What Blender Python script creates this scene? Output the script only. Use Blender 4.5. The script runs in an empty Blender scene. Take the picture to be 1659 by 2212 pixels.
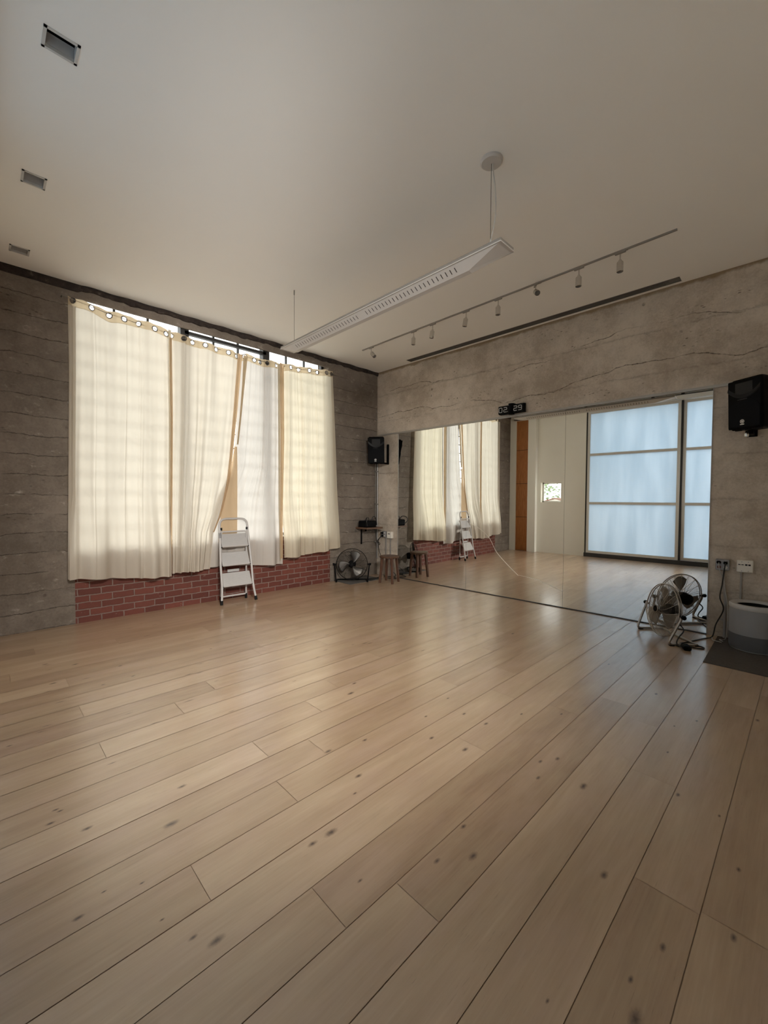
import bpy, math, random
from mathutils import Vector, Matrix
random.seed(7)
PI = math.pi
sc = bpy.context.scene
COL = sc.collection

# ------------------------------------------------------------------ mesh helpers
class MB:
    def __init__(s):
        s.v = []; s.f = []; s.m = []; s.mi = 0
    def add(s, vs, fs, M=None):
        o = len(s.v)
        for p in vs:
            p = Vector(p)
            s.v.append(tuple(M @ p) if M is not None else tuple(p))
        for f in fs:
            s.f.append(tuple(i + o for i in f)); s.m.append(s.mi)
        return s
    def box(s, x0, x1, y0, y1, z0, z1, M=None):
        vs = [(x0,y0,z0),(x1,y0,z0),(x1,y1,z0),(x0,y1,z0),(x0,y0,z1),(x1,y0,z1),(x1,y1,z1),(x0,y1,z1)]
        return s.add(vs, [(0,3,2,1),(4,5,6,7),(0,1,5,4),(1,2,6,5),(2,3,7,6),(3,0,4,7)], M)
    def rbox(s, x0, x1, y0, y1, z0, z1, b=.01, M=None):
        # box with chamfered edges (all twelve)
        vs = []; idx = {}
        for sx in (0,1):
            for sy in (0,1):
                for sz in (0,1):
                    for ax in range(3):
                        p = [(x0,x1)[sx],(y0,y1)[sy],(z0,z1)[sz]]
                        for k in range(3):
                            if k != ax:
                                p[k] += b * (1 if (sx,sy,sz)[k] == 0 else -1)
                        idx[(sx,sy,sz,ax)] = len(vs); vs.append(p)
        fs = []
        for ax in range(3):
            for sd in (0,1):
                o = [k for k in range(3) if k != ax]
                q = []
                for a,b2 in ((0,0),(1,0),(1,1),(0,1)):
                    c = [0,0,0]; c[ax]=sd; c[o[0]]=a; c[o[1]]=b2
                    q.append(idx[(c[0],c[1],c[2],ax)])
                fs.append(q)
        for ax in range(3):
            o = [k for k in range(3) if k != ax]
            for a in (0,1):
                for b2 in (0,1):
                    q = []
                    for t,face in ((0,o[0]),(1,o[0]),(1,o[1]),(0,o[1])):
                        c=[0,0,0]; c[ax]=t; c[o[0]]=a; c[o[1]]=b2
                        q.append(idx[(c[0],c[1],c[2],face)])
                    fs.append(q)
        for sx in (0,1):
            for sy in (0,1):
                for sz in (0,1):
                    fs.append([idx[(sx,sy,sz,k)] for k in range(3)])
        return s.add(vs, fs, M)
    def tube(s, path, r, seg=8, closed=False, cap=True, M=None):
        P = [Vector(p) for p in path]; n = len(P)
        rr = r if isinstance(r, (list, tuple)) else [r]*n
        T = []
        for i in range(n):
            if closed: t = P[(i+1)%n]-P[i-1]
            else: t = P[min(i+1,n-1)]-P[max(i-1,0)]
            T.append(t.normalized() if t.length > 1e-9 else Vector((0,0,1)))
        u = T[0].orthogonal().normalized(); vs = []; fs = []
        for i in range(n):
            if i: u = (u - T[i]*u.dot(T[i]));
            if u.length < 1e-6: u = T[i].orthogonal()
            u.normalize(); w = T[i].cross(u)
            for k in range(seg):
                a = 2*PI*k/seg
                vs.append(P[i] + (u*math.cos(a)+w*math.sin(a))*rr[i])
        m = n if closed else n-1
        for i in range(m):
            j = (i+1)%n
            for k in range(seg):
                l = (k+1)%seg
                fs.append((i*seg+k, i*seg+l, j*seg+l, j*seg+k))
        if cap and not closed:
            fs.append(tuple(reversed(range(seg)))); fs.append(tuple((n-1)*seg+k for k in range(seg)))
        return s.add(vs, fs, M)
    def cyl(s, p0, p1, r, r1=None, seg=16, M=None):
        return s.tube([p0, p1], [r, r if r1 is None else r1], seg, M=M)
    def lathe(s, prof, seg=32, M=None, cap0=False, cap1=False):
        vs = []; fs = []; n = len(prof)
        for (r, z) in prof:
            for k in range(seg):
                a = 2*PI*k/seg; vs.append((r*math.cos(a), r*math.sin(a), z))
        for i in range(n-1):
            for k in range(seg):
                l = (k+1)%seg
                fs.append((i*seg+k, i*seg+l, (i+1)*seg+l, (i+1)*seg+k))
        if cap0: fs.append(tuple(reversed(range(seg))))
        if cap1: fs.append(tuple((n-1)*seg+k for k in range(seg)))
        return s.add(vs, fs, M)
    def torus(s, R, r, segR=32, segr=8, M=None):
        return s.tube([(R*math.cos(2*PI*k/segR), R*math.sin(2*PI*k/segR), 0) for k in range(segR)], r, segr, closed=True, M=M)
    def prism(s, pts, d0, d1, axis='y', M=None):
        # polygon pts (a,b) extruded along an axis
        n = len(pts); vs = []
        for d in (d0, d1):
            for (a,b) in pts:
                vs.append({'y':(a,d,b),'z':(a,b,d),'x':(d,a,b)}[axis])
        fs = [tuple(reversed(range(n))), tuple(range(n,2*n))]
        for i in range(n):
            j=(i+1)%n; fs.append((i,j,n+j,n+i))
        return s.add(vs, fs, M)
    def build(s, name, mat, parent=None, smooth=False, bevel=0, normals=True):
        me = bpy.data.meshes.new(name)
        me.from_pydata(s.v, [], s.f)
        mats = mat if isinstance(mat, (list, tuple)) else [mat]
        for m in mats: me.materials.append(m)
        if len(mats) > 1: me.polygons.foreach_set('material_index', s.m)
        me.update()
        if normals:
            import bmesh
            bm = bmesh.new(); bm.from_mesh(me)
            bmesh.ops.recalc_face_normals(bm, faces=bm.faces); bm.to_mesh(me); bm.free()
        o = bpy.data.objects.new(name, me); COL.objects.link(o)
        if parent: o.parent = parent
        if smooth:
            me.polygons.foreach_set('use_smooth', [True]*len(me.polygons))
            try: me.set_sharp_from_angle(angle=math.radians(40))
            except Exception: pass
        if bevel:
            b = o.modifiers.new('bevel','BEVEL'); b.width = bevel; b.segments = 2; b.limit_method = 'ANGLE'
        return o

def tag(o, label, cat, group=None, kind=None):
    o['label'] = label; o['category'] = cat
    if group: o['group'] = group
    if kind: o['kind'] = kind
    return o
def thing(name, label, cat, loc=(0,0,0), rot=0, group=None):
    o = bpy.data.objects.new(name, None); COL.objects.link(o)
    o.location = loc; o.empty_display_size = .1
    o.rotation_euler = rot if isinstance(rot, tuple) else (0,0,rot)
    return tag(o, label, cat, group)
def struct(o, label=None, cat=None):
    o['kind'] = 'structure'
    if label: o['label'] = label
    if cat: o['category'] = cat
    return o
def copy_tree(o, parent=None):
    c = o.copy(); COL.objects.link(c); c.parent = parent
    for ch in list(o.children): copy_tree(ch, c)
    return c
def T(x=0,y=0,z=0): return Matrix.Translation((x,y,z))
def R(a, ax): return Matrix.Rotation(a, 4, ax)
def smooth_path(pts, n=8, closed=False):
    P = [Vector(p) for p in pts]; m = len(P); out = []
    rng = range(m if closed else m-1)
    for i in rng:
        if closed: p0,p1,p2,p3 = P[i-1],P[i],P[(i+1)%m],P[(i+2)%m]
        else: p0,p1,p2,p3 = P[max(i-1,0)],P[i],P[i+1],P[min(i+2,m-1)]
        for k in range(n):
            t = k/n
            out.append(.5*((2*p1)+(-p0+p2)*t+(2*p0-5*p1+4*p2-p3)*t*t+(-p0+3*p1-3*p2+p3)*t**3))
    if not closed: out.append(P[-1])
    return out
def rounded(pts, r, n=6, closed=True):
    P = [Vector(p) for p in pts]; m = len(P); out = []
    for i in range(m):
        if not closed and i in (0, m-1): out.append(P[i]); continue
        a = P[i-1]-P[i]; b = P[(i+1)%m]-P[i]
        rr = min(r, a.length*.49, b.length*.49)
        s = P[i]+a.normalized()*rr; e = P[i]+b.normalized()*rr
        for k in range(n+1):
            t = k/n; out.append(s*(1-t)**2+P[i]*2*t*(1-t)+e*t*t)
    return out
def lerp_poly(pts, x):
    if x <= pts[0][0]: return pts[0][1]
    for (a,va),(b,vb) in zip(pts, pts[1:]):
        if x <= b: return va+(vb-va)*(x-a)/(b-a)
    return pts[-1][1]

# ------------------------------------------------------------------ materials
class NT:
    def __init__(s, name):
        s.m = bpy.data.materials.new(name); s.m.use_nodes = True
        s.t = s.m.node_tree; s.t.nodes.clear()
        s.out = s.n('ShaderNodeOutputMaterial')
    def n(s, typ, **kw):
        nd = s.t.nodes.new(typ)
        for k,v in kw.items(): setattr(nd, k, v)
        return nd
    def put(s, sock, v):
        if hasattr(v, 'is_output') or isinstance(v, bpy.types.NodeSocket): s.t.links.new(v, sock)
        elif v is not None:
            if isinstance(v, (tuple, list)) and len(v) == 3 and sock.type == 'RGBA': v = (*v, 1)
            sock.default_value = v
    def math(s, op, a, b=None, c=None, clamp=False):
        nd = s.n('ShaderNodeMath', operation=op); nd.use_clamp = clamp
        s.put(nd.inputs[0], a)
        if b is not None: s.put(nd.inputs[1], b)
        if c is not None: s.put(nd.inputs[2], c)
        return nd.outputs[0]
    def mix(s, fac, a, b, blend='MIX'):
        nd = s.n('ShaderNodeMix', data_type='RGBA', blend_type=blend)
        s.put(nd.inputs[0], fac); s.put(nd.inputs[6], a); s.put(nd.inputs[7], b)
        return nd.outputs[2]
    def noise(s, vec, scale, detail=4, rough=.55, out=0, dist=0):
        nd = s.n('ShaderNodeTexNoise'); s.put(nd.inputs['Vector'], vec)
        nd.inputs['Scale'].default_value = scale; nd.inputs['Detail'].default_value = detail
        nd.inputs['Roughness'].default_value = rough; nd.inputs['Distortion'].default_value = dist
        return nd.outputs[out]
    def ramp(s, fac, stops):
        nd = s.n('ShaderNodeValToRGB'); s.put(nd.inputs[0], fac); e = nd.color_ramp.elements
        while len(e) < len(stops): e.new(.5)
        for el,(p,c) in zip(e, stops):
            el.position = p; el.color = (c,c,c,1) if isinstance(c,(int,float)) else (*c,1)
        return nd.outputs[0]
    def mapr(s, v, a, b, c=0, d=1):
        nd = s.n('ShaderNodeMapRange', interpolation_type='SMOOTHSTEP'); s.put(nd.inputs[0], v)
        nd.inputs[1].default_value=a; nd.inputs[2].default_value=b; nd.inputs[3].default_value=c; nd.inputs[4].default_value=d
        return nd.outputs[0]
    def obj(s):
        return s.n('ShaderNodeTexCoord').outputs['Object']
    def scale(s, vec, v, add=None):
        nd = s.n('ShaderNodeMapping'); s.put(nd.inputs[0], vec); nd.inputs['Scale'].default_value = v
        if add: nd.inputs['Location'].default_value = add
        return nd.outputs[0]
    def xyz(s, vec):
        nd = s.n('ShaderNodeSeparateXYZ'); s.put(nd.inputs[0], vec); return nd.outputs
    def comb(s, x, y, z):
        nd = s.n('ShaderNodeCombineXYZ')
        for i,v in enumerate((x,y,z)): s.put(nd.inputs[i], v)
        return nd.outputs[0]
    def bump(s, h, dist=.01, strength=1, normal=None):
        nd = s.n('ShaderNodeBump'); s.put(nd.inputs['Height'], h)
        nd.inputs['Distance'].default_value = dist; nd.inputs['Strength'].default_value = strength
        if normal is not None: s.put(nd.inputs['Normal'], normal)
        return nd.outputs[0]
    def pbr(s, color, rough=.5, metal=0, spec=.5, normal=None, coat=0, trans=0):
        p = s.n('ShaderNodeBsdfPrincipled')
        s.put(p.inputs['Base Color'], color); s.put(p.inputs['Roughness'], rough)
        s.put(p.inputs['Metallic'], metal); s.put(p.inputs['Specular IOR Level'], spec)
        p.inputs['Coat Weight'].default_value = coat
        if normal is not None: s.put(p.inputs['Normal'], normal)
        s.t.links.new(p.outputs[0], s.out.inputs[0]); return s.m
    def surf(s, sh): s.t.links.new(sh, s.out.inputs[0]); return s.m

def plain(name, color, rough=.5, metal=0, spec=.5, var=.06, scale=20, bump=0):
    t = NT(name); o = t.obj(); nz = t.noise(o, scale, 3)
    d = tuple(c*(1-var) for c in color); l = tuple(min(1,c*(1+var)) for c in color)
    c = t.mix(nz, d, l)
    return t.pbr(c, rough, metal, spec, t.bump(t.noise(o, scale*6, 3), .002, bump) if bump else None)

def concrete(name, board, line_amt, stain_z=None, base=((.39,.322,.255),(.61,.53,.44)), seed=0, crack=0):
    t = NT(name); o = t.obj(); X,Y,Z = t.xyz(o)
    big = t.noise(t.scale(o,(1,1,1),(seed,0,0)), 1.3, 5, .6); mid = t.noise(o, 7, 6, .65); fine = t.noise(o, 45, 4, .7)
    f = t.math('ADD', t.math('MULTIPLY', big, .5), t.math('ADD', t.math('MULTIPLY', mid, .32), t.math('MULTIPLY', fine, .22)))
    col = t.mix(t.mapr(f, .40, .64), base[0], base[1])
    # board marks
    wob = t.math('MULTIPLY', t.math('SUBTRACT', t.noise(t.scale(o,(1.2,1,.6)), 2.2, 6, .75), .5), .10)
    zz = t.math('DIVIDE', t.math('ADD', Z, wob), board)
    bi = t.math('FLOOR', zz)
    wn = t.n('ShaderNodeTexWhiteNoise', noise_dimensions='1D'); t.put(wn.inputs['W'], bi)
    col = t.mix(t.math('MULTIPLY', line_amt, .9), col, t.mix(wn.outputs[0], (.90,.90,.90), (1.06,1.05,1.04)), 'MULTIPLY') if line_amt > .3 else col
    d = t.math('ABSOLUTE', t.math('SUBTRACT', t.math('FRACT', zz), .5))   # .5 at the joint
    brk = t.mapr(t.noise(t.scale(o,(1.5,1,.8),(3+seed,0,0)), 1.6, 4, .7), .36, .54)
    jag = t.math('MULTIPLY', t.math('SUBTRACT', t.noise(t.scale(o,(.7,1,1.3)), 15, 6, .85), .42), .16)
    line = t.math('MULTIPLY', t.mapr(t.math('ADD', d, jag), .487, .512), brk)
    soft = t.math('MULTIPLY', t.mapr(d, .40, .5), t.math('MULTIPLY', brk, .35))
    col = t.mix(t.math('MULTIPLY', soft, line_amt), col, (.16,.135,.11))
    # rough honeycombed strips with pits
    zone = t.mapr(t.noise(t.scale(o,(1.1,1,2.6),(7+seed,0,2)), 1.7, 3, .6), .50, .66)
    vor = t.n('ShaderNodeTexVoronoi'); t.put(vor.inputs['Vector'], t.scale(o,(.6,1,1.4))); vor.inputs['Scale'].default_value = 26
    pit = t.math('MULTIPLY', t.mapr(vor.outputs['Distance'], .30, .08), t.math('MULTIPLY', zone, t.mapr(t.noise(o, 11, 3, .7), .42, .56)))
    vor2 = t.n('ShaderNodeTexVoronoi'); t.put(vor2.inputs['Vector'], o); vor2.inputs['Scale'].default_value = 2.6
    hole = t.mapr(t.math('ADD', vor2.outputs['Distance'], t.math('MULTIPLY', t.noise(o, 30, 3), .06)), .095, .06)
    eff = t.math('MULTIPLY', t.mapr(t.noise(t.scale(o,(1,1,1.7),(1,4,seed)), 5.5, 7, .75), .555, .74), .55)
    col = t.mix(eff, col, (.55,.51,.46))
    dark = t.math('MAXIMUM', t.math('MULTIPLY', line, line_amt), t.math('MAXIMUM', t.math('MULTIPLY', pit, .75), t.math('MULTIPLY', hole, .7)))
    if crack:
        cz = t.math('ADD', Z, t.math('MULTIPLY', t.math('SUBTRACT', t.noise(t.scale(o,(1,1,.001)), .55, 6, .5), .5), .85))
        for zc in (2.90, 3.32):
            cd = t.math('ABSOLUTE', t.math('SUBTRACT', cz, zc))
            cl = t.math('MULTIPLY', t.mapr(t.math('ADD', cd, t.math('MULTIPLY', t.noise(o, 20, 4, .85), .030)), .022, .012), t.mapr(t.noise(o, 1.9, 2), .40, .56))
            dark = t.math('MAXIMUM', dark, cl)
            col = t.mix(t.math('MULTIPLY', t.mapr(cd, .06, .012), t.math('MULTIPLY', eff, 1.2)), col, (.5,.46,.41))
    col = t.mix(t.math('MULTIPLY', dark, .8), col, (.07,.055,.045))
    if stain_z:
        sm = t.math('MULTIPLY', t.mapr(t.math('ADD', Z, t.math('MULTIPLY', t.noise(o, 3, 4, .7), .13)), stain_z, stain_z+.035), .75)
        col = t.mix(sm, col, (.20,.135,.065))
    h = t.math('SUBTRACT', t.math('MULTIPLY', f, .9), t.math('MULTIPLY', dark, .9))
    return t.pbr(col, .88, 0, .25, t.bump(h, .012, .7))

def brick_mat():
    t = NT('painted_brick'); o = t.obj(); X,Y,Z = t.xyz(o)
    w = t.n('ShaderNodeVectorMath', operation='ADD'); t.put(w.inputs[0], t.comb(X, Z, 0))
    nn = t.n('ShaderNodeVectorMath', operation='SCALE'); t.put(nn.inputs[0], t.noise(o, 9, 4, .6, out=1)); nn.inputs['Scale'].default_value = .022
    t.put(w.inputs[1], nn.outputs[0])
    b = t.n('ShaderNodeTexBrick'); t.put(b.inputs['Vector'], w.outputs[0])
    b.offset = .5; b.inputs['Scale'].default_value = 1; b.inputs['Brick Width'].default_value = .222; b.inputs['Row Height'].default_value = .0785
    b.inputs['Mortar Size'].default_value = .0078; b.inputs['Mortar Smooth'].default_value = .35; b.inputs['Bias'].default_value = -.1
    b.inputs['Color1'].default_value = (.095,.024,.016,1); b.inputs['Color2'].default_value = (.165,.046,.030,1); b.inputs['Mortar'].default_value = (.215,.150,.128,1)
    n1 = t.noise(o, 14, 5, .7)
    col = t.mix(t.mapr(n1, .3, .7), t.mix(.35, b.outputs[0], (.09,.03,.022)), b.outputs[0])
    fl = t.mapr(t.noise(t.scale(o,(1,1,1.6)), 6.5, 7, .78), .62, .70)
    col = t.mix(t.math('MULTIPLY', fl, .6), col, (.52,.46,.43))
    h = t.math('ADD', t.math('MULTIPLY', b.outputs[1], -1), t.math('MULTIPLY', n1, .35))
    return t.pbr(col, .7, 0, .35, t.bump(h, .010, .9))

def floor_mat():
    t = NT('oak_planks'); o = t.obj(); X,Y,Z = t.xyz(o)
    at = t.n('ShaderNodeAttribute', attribute_name='plank'); r,g,b = (lambda q:(q.outputs[0],q.outputs[1],q.outputs[2]))(t.n('ShaderNodeSeparateColor'))
    sep = [n for n in t.t.nodes if n.bl_idname == 'ShaderNodeSeparateColor'][0]; t.put(sep.inputs[0], at.outputs['Color'])
    x = t.math('ADD', X, t.math('MULTIPLY', g, 41)); y = t.math('ADD', Y, t.math('MULTIPLY', b, 17))
    v = t.comb(x, y, 0)
    broad = t.noise(t.scale(v,(.9,5,1)), 1.6, 4, .55)
    fib = t.noise(t.scale(v,(2.2,60,1)), 2, 4, .6)
    cath = t.noise(t.scale(v,(1.1,16,1)), 1.8, 3, .55, dist=1.2)
    blot = t.noise(t.scale(v,(1,2.2,1)), 2.3, 4, .6)
    pore = t.math('MULTIPLY', t.mapr(t.noise(t.scale(v,(5,95,1)), 2.2, 3, .6), .60, .74), t.mapr(t.noise(t.scale(v,(1.2,5,1)), 1.7, 2), .48, .64))
    tone = t.math('ADD', t.math('MULTIPLY', r, .42), t.math('ADD', t.math('MULTIPLY', broad, .42), t.math('ADD', t.math('MULTIPLY', fib, .16), t.math('MULTIPLY', cath, .16))))
    col = t.ramp(tone, [(.40,(.305,.190,.112)),(.58,(.428,.290,.181)),(.78,(.545,.392,.260))])
    col = t.mix(t.math('MULTIPLY', t.mapr(blot, .45, .68), .30), col, (.47,.315,.24))
    col = t.mix(t.math('MULTIPLY', t.mapr(blot, .50, .32), .22), col, (.44,.335,.205))
    col = t.mix(t.math('MULTIPLY', pore, .55), col, (.20,.12,.07))
    k = t.n('ShaderNodeAttribute', attribute_name='knot').outputs['Fac']
    kn = t.math('ADD', k, t.math('MULTIPLY', t.math('SUBTRACT', t.noise(o, 55, 4, .7), .5), .55))
    col = t.mix(t.math('MULTIPLY', t.mapr(kn, .12, .75), t.math('MULTIPLY', t.mapr(k, .0, .2), .78)), col, (.13,.075,.05))
    col = t.mix(t.math('MULTIPLY', t.mapr(kn, .60, .95), .9), col, (.055,.033,.025))
    rough = t.math('ADD', .285, t.math('MULTIPLY', t.noise(o, 5, 4), .10))
    h = t.math('ADD', t.math('MULTIPLY', fib, .5), t.math('MULTIPLY', pore, -.6))
    m = t.pbr(col, t.math('ADD', rough, .12), 0, .5, t.bump(h, .0012, .55), coat=1.0)
    p = [n for n in t.t.nodes if n.bl_idname == 'ShaderNodeBsdfPrincipled'][0]
    p.inputs['Coat Roughness'].default_value = .215; p.inputs['Coat IOR'].default_value = 2.0
    return m

def fabric(name, col, T_amt, dbl=False):
    t = NT(name); o = t.obj()
    nz = t.noise(t.scale(o,(1,1,1)), 3.2, 5, .6); wv = t.noise(t.scale(o,(260,1,260)), 1, 2)
    c = t.mix(nz, tuple(x*.93 for x in col), col)
    d = t.n('ShaderNodeBsdfDiffuse'); t.put(d.inputs[0], t.mix(1.0, c, (.60,.555,.52), 'MULTIPLY'))
    tr = t.n('ShaderNodeBsdfTranslucent'); t.put(tr.inputs[0], c)
    bm = t.bump(t.math('ADD', wv, t.math('MULTIPLY', t.noise(t.scale(o,(3,1,.7)), 5, 3), 4)), .0015, .5); t.put(d.inputs['Normal'], bm)
    mx = t.n('ShaderNodeMixShader'); mx.inputs[0].default_value = T_amt
    t.t.links.new(d.outputs[0], mx.inputs[1]); t.t.links.new(tr.outputs[0], mx.inputs[2])
    return t.surf(mx.outputs[0])

def frosted():
    t = NT('frosted_panel_sheet'); o = t.obj(); X,Y,Z = t.xyz(o)
    rib = t.n('ShaderNodeTexWave', wave_type='BANDS', bands_direction='Z'); t.put(rib.inputs['Vector'], o); rib.inputs['Scale'].default_value = 22
    streak = t.mapr(t.noise(t.scale(o,(2.6,1,.35)), 1.6, 4), .3, .7)
    c = t.mix(t.math('ADD', t.math('MULTIPLY', rib.outputs['Fac'], .35), t.math('MULTIPLY', streak, .5)), (.54,.665,.78), (.76,.865,.97))
    tr = t.n('ShaderNodeBsdfTranslucent'); t.put(tr.inputs[0], c)
    d = t.n('ShaderNodeBsdfPrincipled'); t.put(d.inputs['Base Color'], (.75,.80,.84)); d.inputs['Roughness'].default_value = .35
    mx = t.n('ShaderNodeMixShader'); mx.inputs[0].default_value = PANEL_T
    t.t.links.new(d.outputs[0], mx.inputs[1]); t.t.links.new(tr.outputs[0], mx.inputs[2])
    return t.surf(mx.outputs[0])

def glass():
    t = NT('window_glass'); tr = t.n('ShaderNodeBsdfTransparent'); tr.inputs[0].default_value = (.95,.97,.97,1)
    gl = t.n('ShaderNodeBsdfGlossy'); gl.inputs['Roughness'].default_value = .02; mx = t.n('ShaderNodeMixShader'); mx.inputs[0].default_value = .06
    t.t.links.new(tr.outputs[0], mx.inputs[1]); t.t.links.new(gl.outputs[0], mx.inputs[2]); return t.surf(mx.outputs[0])

PANEL_T = .57
M = {}
M['conc_win'] = concrete('board_marked_concrete', .205, 1.0, seed=0, base=((.128,.104,.083),(.208,.174,.145)))  # same concrete as the mirror wall, base darkened for its weaker light
M['conc_mir'] = concrete('rough_cast_concrete', .47, .22, stain_z=3.742, seed=11, crack=1)
M['brick'] = brick_mat(); M['floor'] = floor_mat()
M['ceil'] = plain('ceiling_paint', (.89,.86,.81), .9, 0, .2, .015, 2)
M['white_wall'] = plain('white_wall_paint', (.90,.885,.82), .8, 0, .3, .03, 2.5)
M['tar'] = None
def tar():
    t = NT('dark_tar_strip'); o = t.obj(); nz = t.noise(o, 13, 6, .75)
    c = t.ramp(nz, [(.35,(.018,.013,.011)),(.60,(.05,.036,.03)),(.74,(.16,.13,.11))])
    return t.pbr(c, .8, 0, .3, t.bump(nz, .02, 1))
M['tar'] = tar()
M['fab_cream'] = fabric('cream_curtain_cotton', (.95,.905,.80), .27)
M['fab_white'] = fabric('white_curtain_cotton', (.94,.925,.89), .27)
M['fab_yellow'] = fabric('pale_yellow_curtain_cotton', (.96,.895,.73), .32)
M['fab_band'] = fabric('doubled_curtain_header', (.80,.67,.47), .26)
M['fab_tan'] = fabric('doubled_curtain_edge', (.90,.71,.49), .36)
M['frost'] = frosted(); M['glass'] = glass()
M['mirror'] = (lambda t: t.pbr((.90,.915,.895), 0.0, 1, .5))(NT('mirror_silver'))
M['mirror_edge'] = plain('mirror_edge_green', (.03,.04,.035), .3)
M['black'] = plain('black_plastic', (.0035,.0035,.004), .5, 0, .06, .2, 60)
M['black_matte'] = plain('black_rubber', (.006,.006,.006), .7, 0, .2)
M['grille_cloth'] = plain('speaker_grille_mesh', (.005,.0055,.007), .6, 0, .08, .35, 500)
M['dark_steel'] = plain('dark_painted_steel', (.028,.027,.027), .5, .0, .5)
M['white_steel'] = plain('off_white_painted_steel', (.66,.64,.60), .4, 0, .5, .04)
M['ladder_white'] = plain('ladder_white_enamel', (.47,.445,.43), .35, 0, .5, .03)
M['ladder_tread'] = plain('ladder_tread_grey', (.42,.405,.395), .6, 0, .4, .05)
M['chrome'] = plain('brushed_nickel', (.66,.64,.61), .22, 1)
M['silver'] = plain('silver_fan_steel', (.36,.335,.31), .38, 1)
M['blade_silver'] = plain('silver_blade_metal', (.24,.22,.20), .36, .9)
M['blade_grey'] = plain('dull_blade_metal', (.12,.11,.10), .42, .7)
M['galv'] = plain('galvanised_conduit', (.36,.35,.34), .4, .8)
M['conduit_paint'] = plain('grey_painted_conduit', (.30,.28,.26), .5)
M['ivory'] = plain('ivory_plastic', (.74,.69,.61), .45)
M['grey_box'] = plain('grey_metal_box', (.30,.29,.29), .45, .5)
M['outlet_white'] = plain('outlet_white', (.62,.60,.57), .4)
M['red_outlet'] = plain('brick_red_outlet', (.16,.06,.045), .5)
M['cord_black'] = plain('black_cord', (.010,.009,.009), .5)
M['cord_grey'] = plain('grey_cord', (.42,.40,.37), .5)
M['lamp_white'] = plain('lamp_white_enamel', (.56,.525,.49), .45, 0, .45, .02)
M['lamp_side'] = plain('lamp_housing_shaded', (.26,.235,.21), .5)  # shade on the white lamp's sides put in as a darker grey
M['slot_dark'] = plain('lamp_slot_shadow', (.05,.04,.035), .7)
M['wire'] = plain('steel_wire', (.16,.14,.12), .45, .6)
M['white_cord'] = plain('white_lamp_cord', (.55,.52,.48), .5)
M['track'] = plain('track_grey', (.30,.275,.25), .5, .3)
M['slot_metal'] = plain('diffuser_grey_metal', (.17,.155,.14), .5, .3)
M['light_trim'] = plain('downlight_trim', (.55,.53,.50), .6)
M['light_baffle'] = plain('downlight_baffle', (.33,.315,.30), .6)
M['light_black'] = plain('downlight_black', (.008,.008,.008), .7)
M['purifier'] = plain('purifier_grey_plastic', (.27,.265,.27), .5, 0, .4, .03, 40)
M['purifier_mesh'] = (lambda: plain('purifier_mesh_band', (.105,.105,.11), .7, 0, .3, .25, 300))()
M['purifier_top'] = plain('purifier_top_ring', (.45,.435,.42), .4)
M['mat_grey'] = plain('grey_floor_mat', (.085,.075,.068), .9, 0, .2, .25, 60, .4)
M['mat_corner'] = plain('dark_floor_mat', (.11,.10,.09), .85, 0, .2, .2, 40, .3)
M['digit'] = plain('flip_clock_digit', (.50,.49,.47), .6)
M['logo'] = plain('logo_silver', (.75,.73,.70), .35, .3)
M['crack'] = plain('crack_glint', (.80,.75,.66), .5)
M['orange_wood'] = None
def wood(name, a, b, rough=.4, sc=(1,1,9), ax='Z'):
    t = NT(name); o = t.obj()
    g = t.noise(t.scale(o, sc), 5, 5, .6)
    c = t.mix(t.mapr(g, .3, .7), a, b)
    return t.pbr(c, rough, 0, .45, t.bump(g, .001, .4))
M['orange_wood'] = wood('orange_plywood', (.36,.125,.030), (.50,.20,.055), .45, (9,9,.9))
M['stool_wood'] = wood('brown_stool_wood', (.055,.026,.014), (.115,.056,.030), .42, (3,12,12))
M['stool_leg_wood'] = wood('stool_leg_wood', (.062,.025,.013), (.11,.048,.026), .45, (14,14,1.5))
M['shelf_wood'] = wood('shelf_board_wood', (.085,.045,.027), (.15,.08,.045), .5, (1.5,12,12))
M['roof'] = plain('brown_roof_shingle', (.16,.075,.05), .8)
M['leaf'] = plain('pale_leaf', (.20,.28,.14), .6)
M['trim_metal'] = plain('mirror_top_channel', (.42,.39,.35), .45, .5)
M['grommet'] = plain('grommet_steel', (.13,.11,.10), .35, .8)

# ------------------------------------------------------------------ frames of the room
H = 3.734            # ceiling
W = 5.46             # distance between the mirror wall's corner and the opposite wall
DL = 0.0258          # the mirror wall is a touch off square
ROT_M = -PI/2 + DL   # local x runs along the mirror wall, local y into it
ROT_O = PI/2
def mw(s, d, z):     # s along the mirror wall from the corner, d out into the room
    c, sn = math.cos(DL), math.sin(DL)
    return Vector((s*sn - d*c, -s*c - d*sn, z))
BACK = -6.35
BACK_W = 49; BACK_SPREAD = 74; BACK_TILT = 24  # added fill lamp behind the camera: power, spread, tilt

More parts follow.
